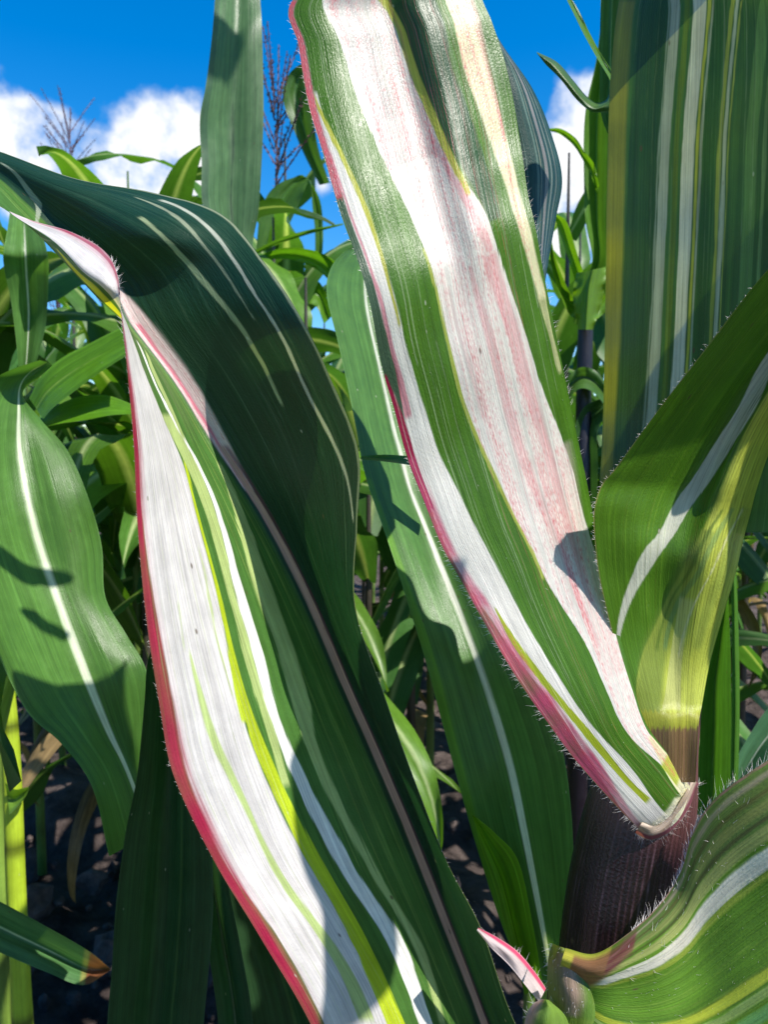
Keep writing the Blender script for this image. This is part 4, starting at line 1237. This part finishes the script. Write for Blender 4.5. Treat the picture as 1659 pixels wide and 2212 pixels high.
GRP = 'green corn plants standing in the rows behind'
GLAB = 'leafy green corn plant crowded in the rows behind the striped leaves'
GLABT = 'tasselled green corn plant crowded in the rows behind the striped leaves'
protos = [corn_proto(200 + i, GLABT if ts else GLAB, q_h, ts, bs_, GRP) for i, (q_h, ts, bs_) in enumerate((
    (1.70, True, (.060, .150, .018)), (1.78, False, (.050, .135, .020)), (1.62, False, (.075, .170, .018)), (1.72, False, (.055, .150, .030)), (1.55, False, (.085, .180, .016)), (1.80, True, (.045, .120, .022))))]
qf = np.random.default_rng(77)
used = [False] * len(protos)
rows = (1.5, 1.9, 2.4, 3.1, 3.9, 4.7, 5.6, 6.8)
# one plant of the field set where its dark tassel stands between the upright leaf and the striped centre leaf
tp = P(595., 425., 1.75)
pt = corn_proto(301, 'corn plant with a dark branching tassel just right of the upright leaf', tp[2], True, (.06, .15, .02), None, 9, (tp[0], tp[1], 0))
for i, (l, q, d_, am, c) in enumerate((
        ([(553, 540), (560, 470), (575, 425), (600, 398), (632, 384), (658, 381), (690, 430), (698, 500), (695, 565)], [(590, 545), (622, 490), (645, 440), (656, 415), (664, 396), (672, 393), (674, 440), (680, 500), (680, 565)], 1.70, .012, (.06, .14, .02)),
        ([(690, 400), (655, 330), (632, 275), (613, 225), (612, 190), (628, 155), (660, 135), (700, 140)], [(712, 395), (690, 330), (678, 270), (672, 225), (668, 195), (676, 172), (690, 160), (710, 160)], 1.72, .02, (.05, .12, .025)),
        ([(566, 562), (620, 560), (670, 575), (705, 600), (730, 640)], [(560, 550), (620, 535), (690, 545), (735, 580), (750, 640)], 1.5, .012, (.10, .24, .012)),
        ([(548, 552), (600, 528), (660, 508), (740, 486)], [(552, 540), (600, 516), (660, 498), (742, 482)], 1.45, .006, (.09, .20, .02)),
        ([(600, 640), (640, 600), (690, 610), (720, 680)], [(590, 700), (640, 660), (680, 660), (700, 700)], 1.6, .012, (.08, .2, .012)))):
    b = green(two(l, q, d_, d_ - .02, V5, am), .5, 310 + i, c, .02, tuple(x * 1.5 for x in c), ripple=.008)
    b.build('leaf', M_GREEN, pt)
tp = P(150., 400., 3.4)
pt2 = corn_proto(309, 'corn plant whose tassel shows against the cloud at the far left', tp[2], True, (.06, .15, .02), None, 10, (tp[0], tp[1], 0))
# plants that stand nearest in the gaps
NEAR = 'green corn plant standing close behind, %s'
for i, (px, d_, hy, bs_, wh) in enumerate(((-70, 1.05, 560, (.09, .20, .016), 'at the left edge above the drooping leaf'), (300, 1.25, 520, (.075, .18, .016), 'left of the crimson-edged leaf'),
                                          (-120, 1.2, 430, (.06, .15, .022), 'partly cut off by the left edge'), (275, 1.7, 370, (.06, .15, .02), 'with its top against the cloud at the left'),
                                          (330, 1.5, 420, (.055, .14, .02), 'hidden but for its top above the twisted leaf'), (1230, 1.5, 330, (.07, .17, .016), 'in the gap by the upright striped leaf'),
                                          (615, 1.9, 300, (.05, .13, .02), 'among the tassels beside the centre leaf'), (1255, 2.0, 470, (.06, .15, .018), 'farther back in the right hand gap'),
                                          (590, 1.55, 470, (.06, .155, .016), 'right of the upright leaf'), (660, 1.3, 600, (.08, .19, .016), 'low between the twisted and centre leaves'))):
    tp = P(float(px), float(hy), d_)
    corn_proto(400 + i, NEAR % wh, tp[2], False, bs_, None, 9, (tp[0], tp[1], 0), kmin=.46)
for ri, y in enumerate(rows):
    half = y * .5 + .55
    step = .27 if y < 3 else .30
    x = -half + qf.uniform(0, step)
    while x < half:
        i = int(qf.integers(len(protos)))
        if i in (0, 5) and y < 3:
            i = int(qf.integers(1, 5))
        loc = (x + qf.normal(0, .03), y + qf.normal(0, .06), -.06)
        rz, sc_ = qf.uniform(0, 6.28), qf.uniform(.95, 1.08) * min(1.05, .74 + .11 * y)
        if not (ri == 0 and abs(x) > 9):
            if not used[i]:
                o = protos[i]; o.location = loc; o.rotation_euler = (0, 0, rz); o.scale = (sc_,) * 3; used[i] = True
            else:
                copy_plant(protos[i], loc, rz, sc_, protos[i]['label'], GRP)
        x += step * qf.uniform(.75, 1.3)
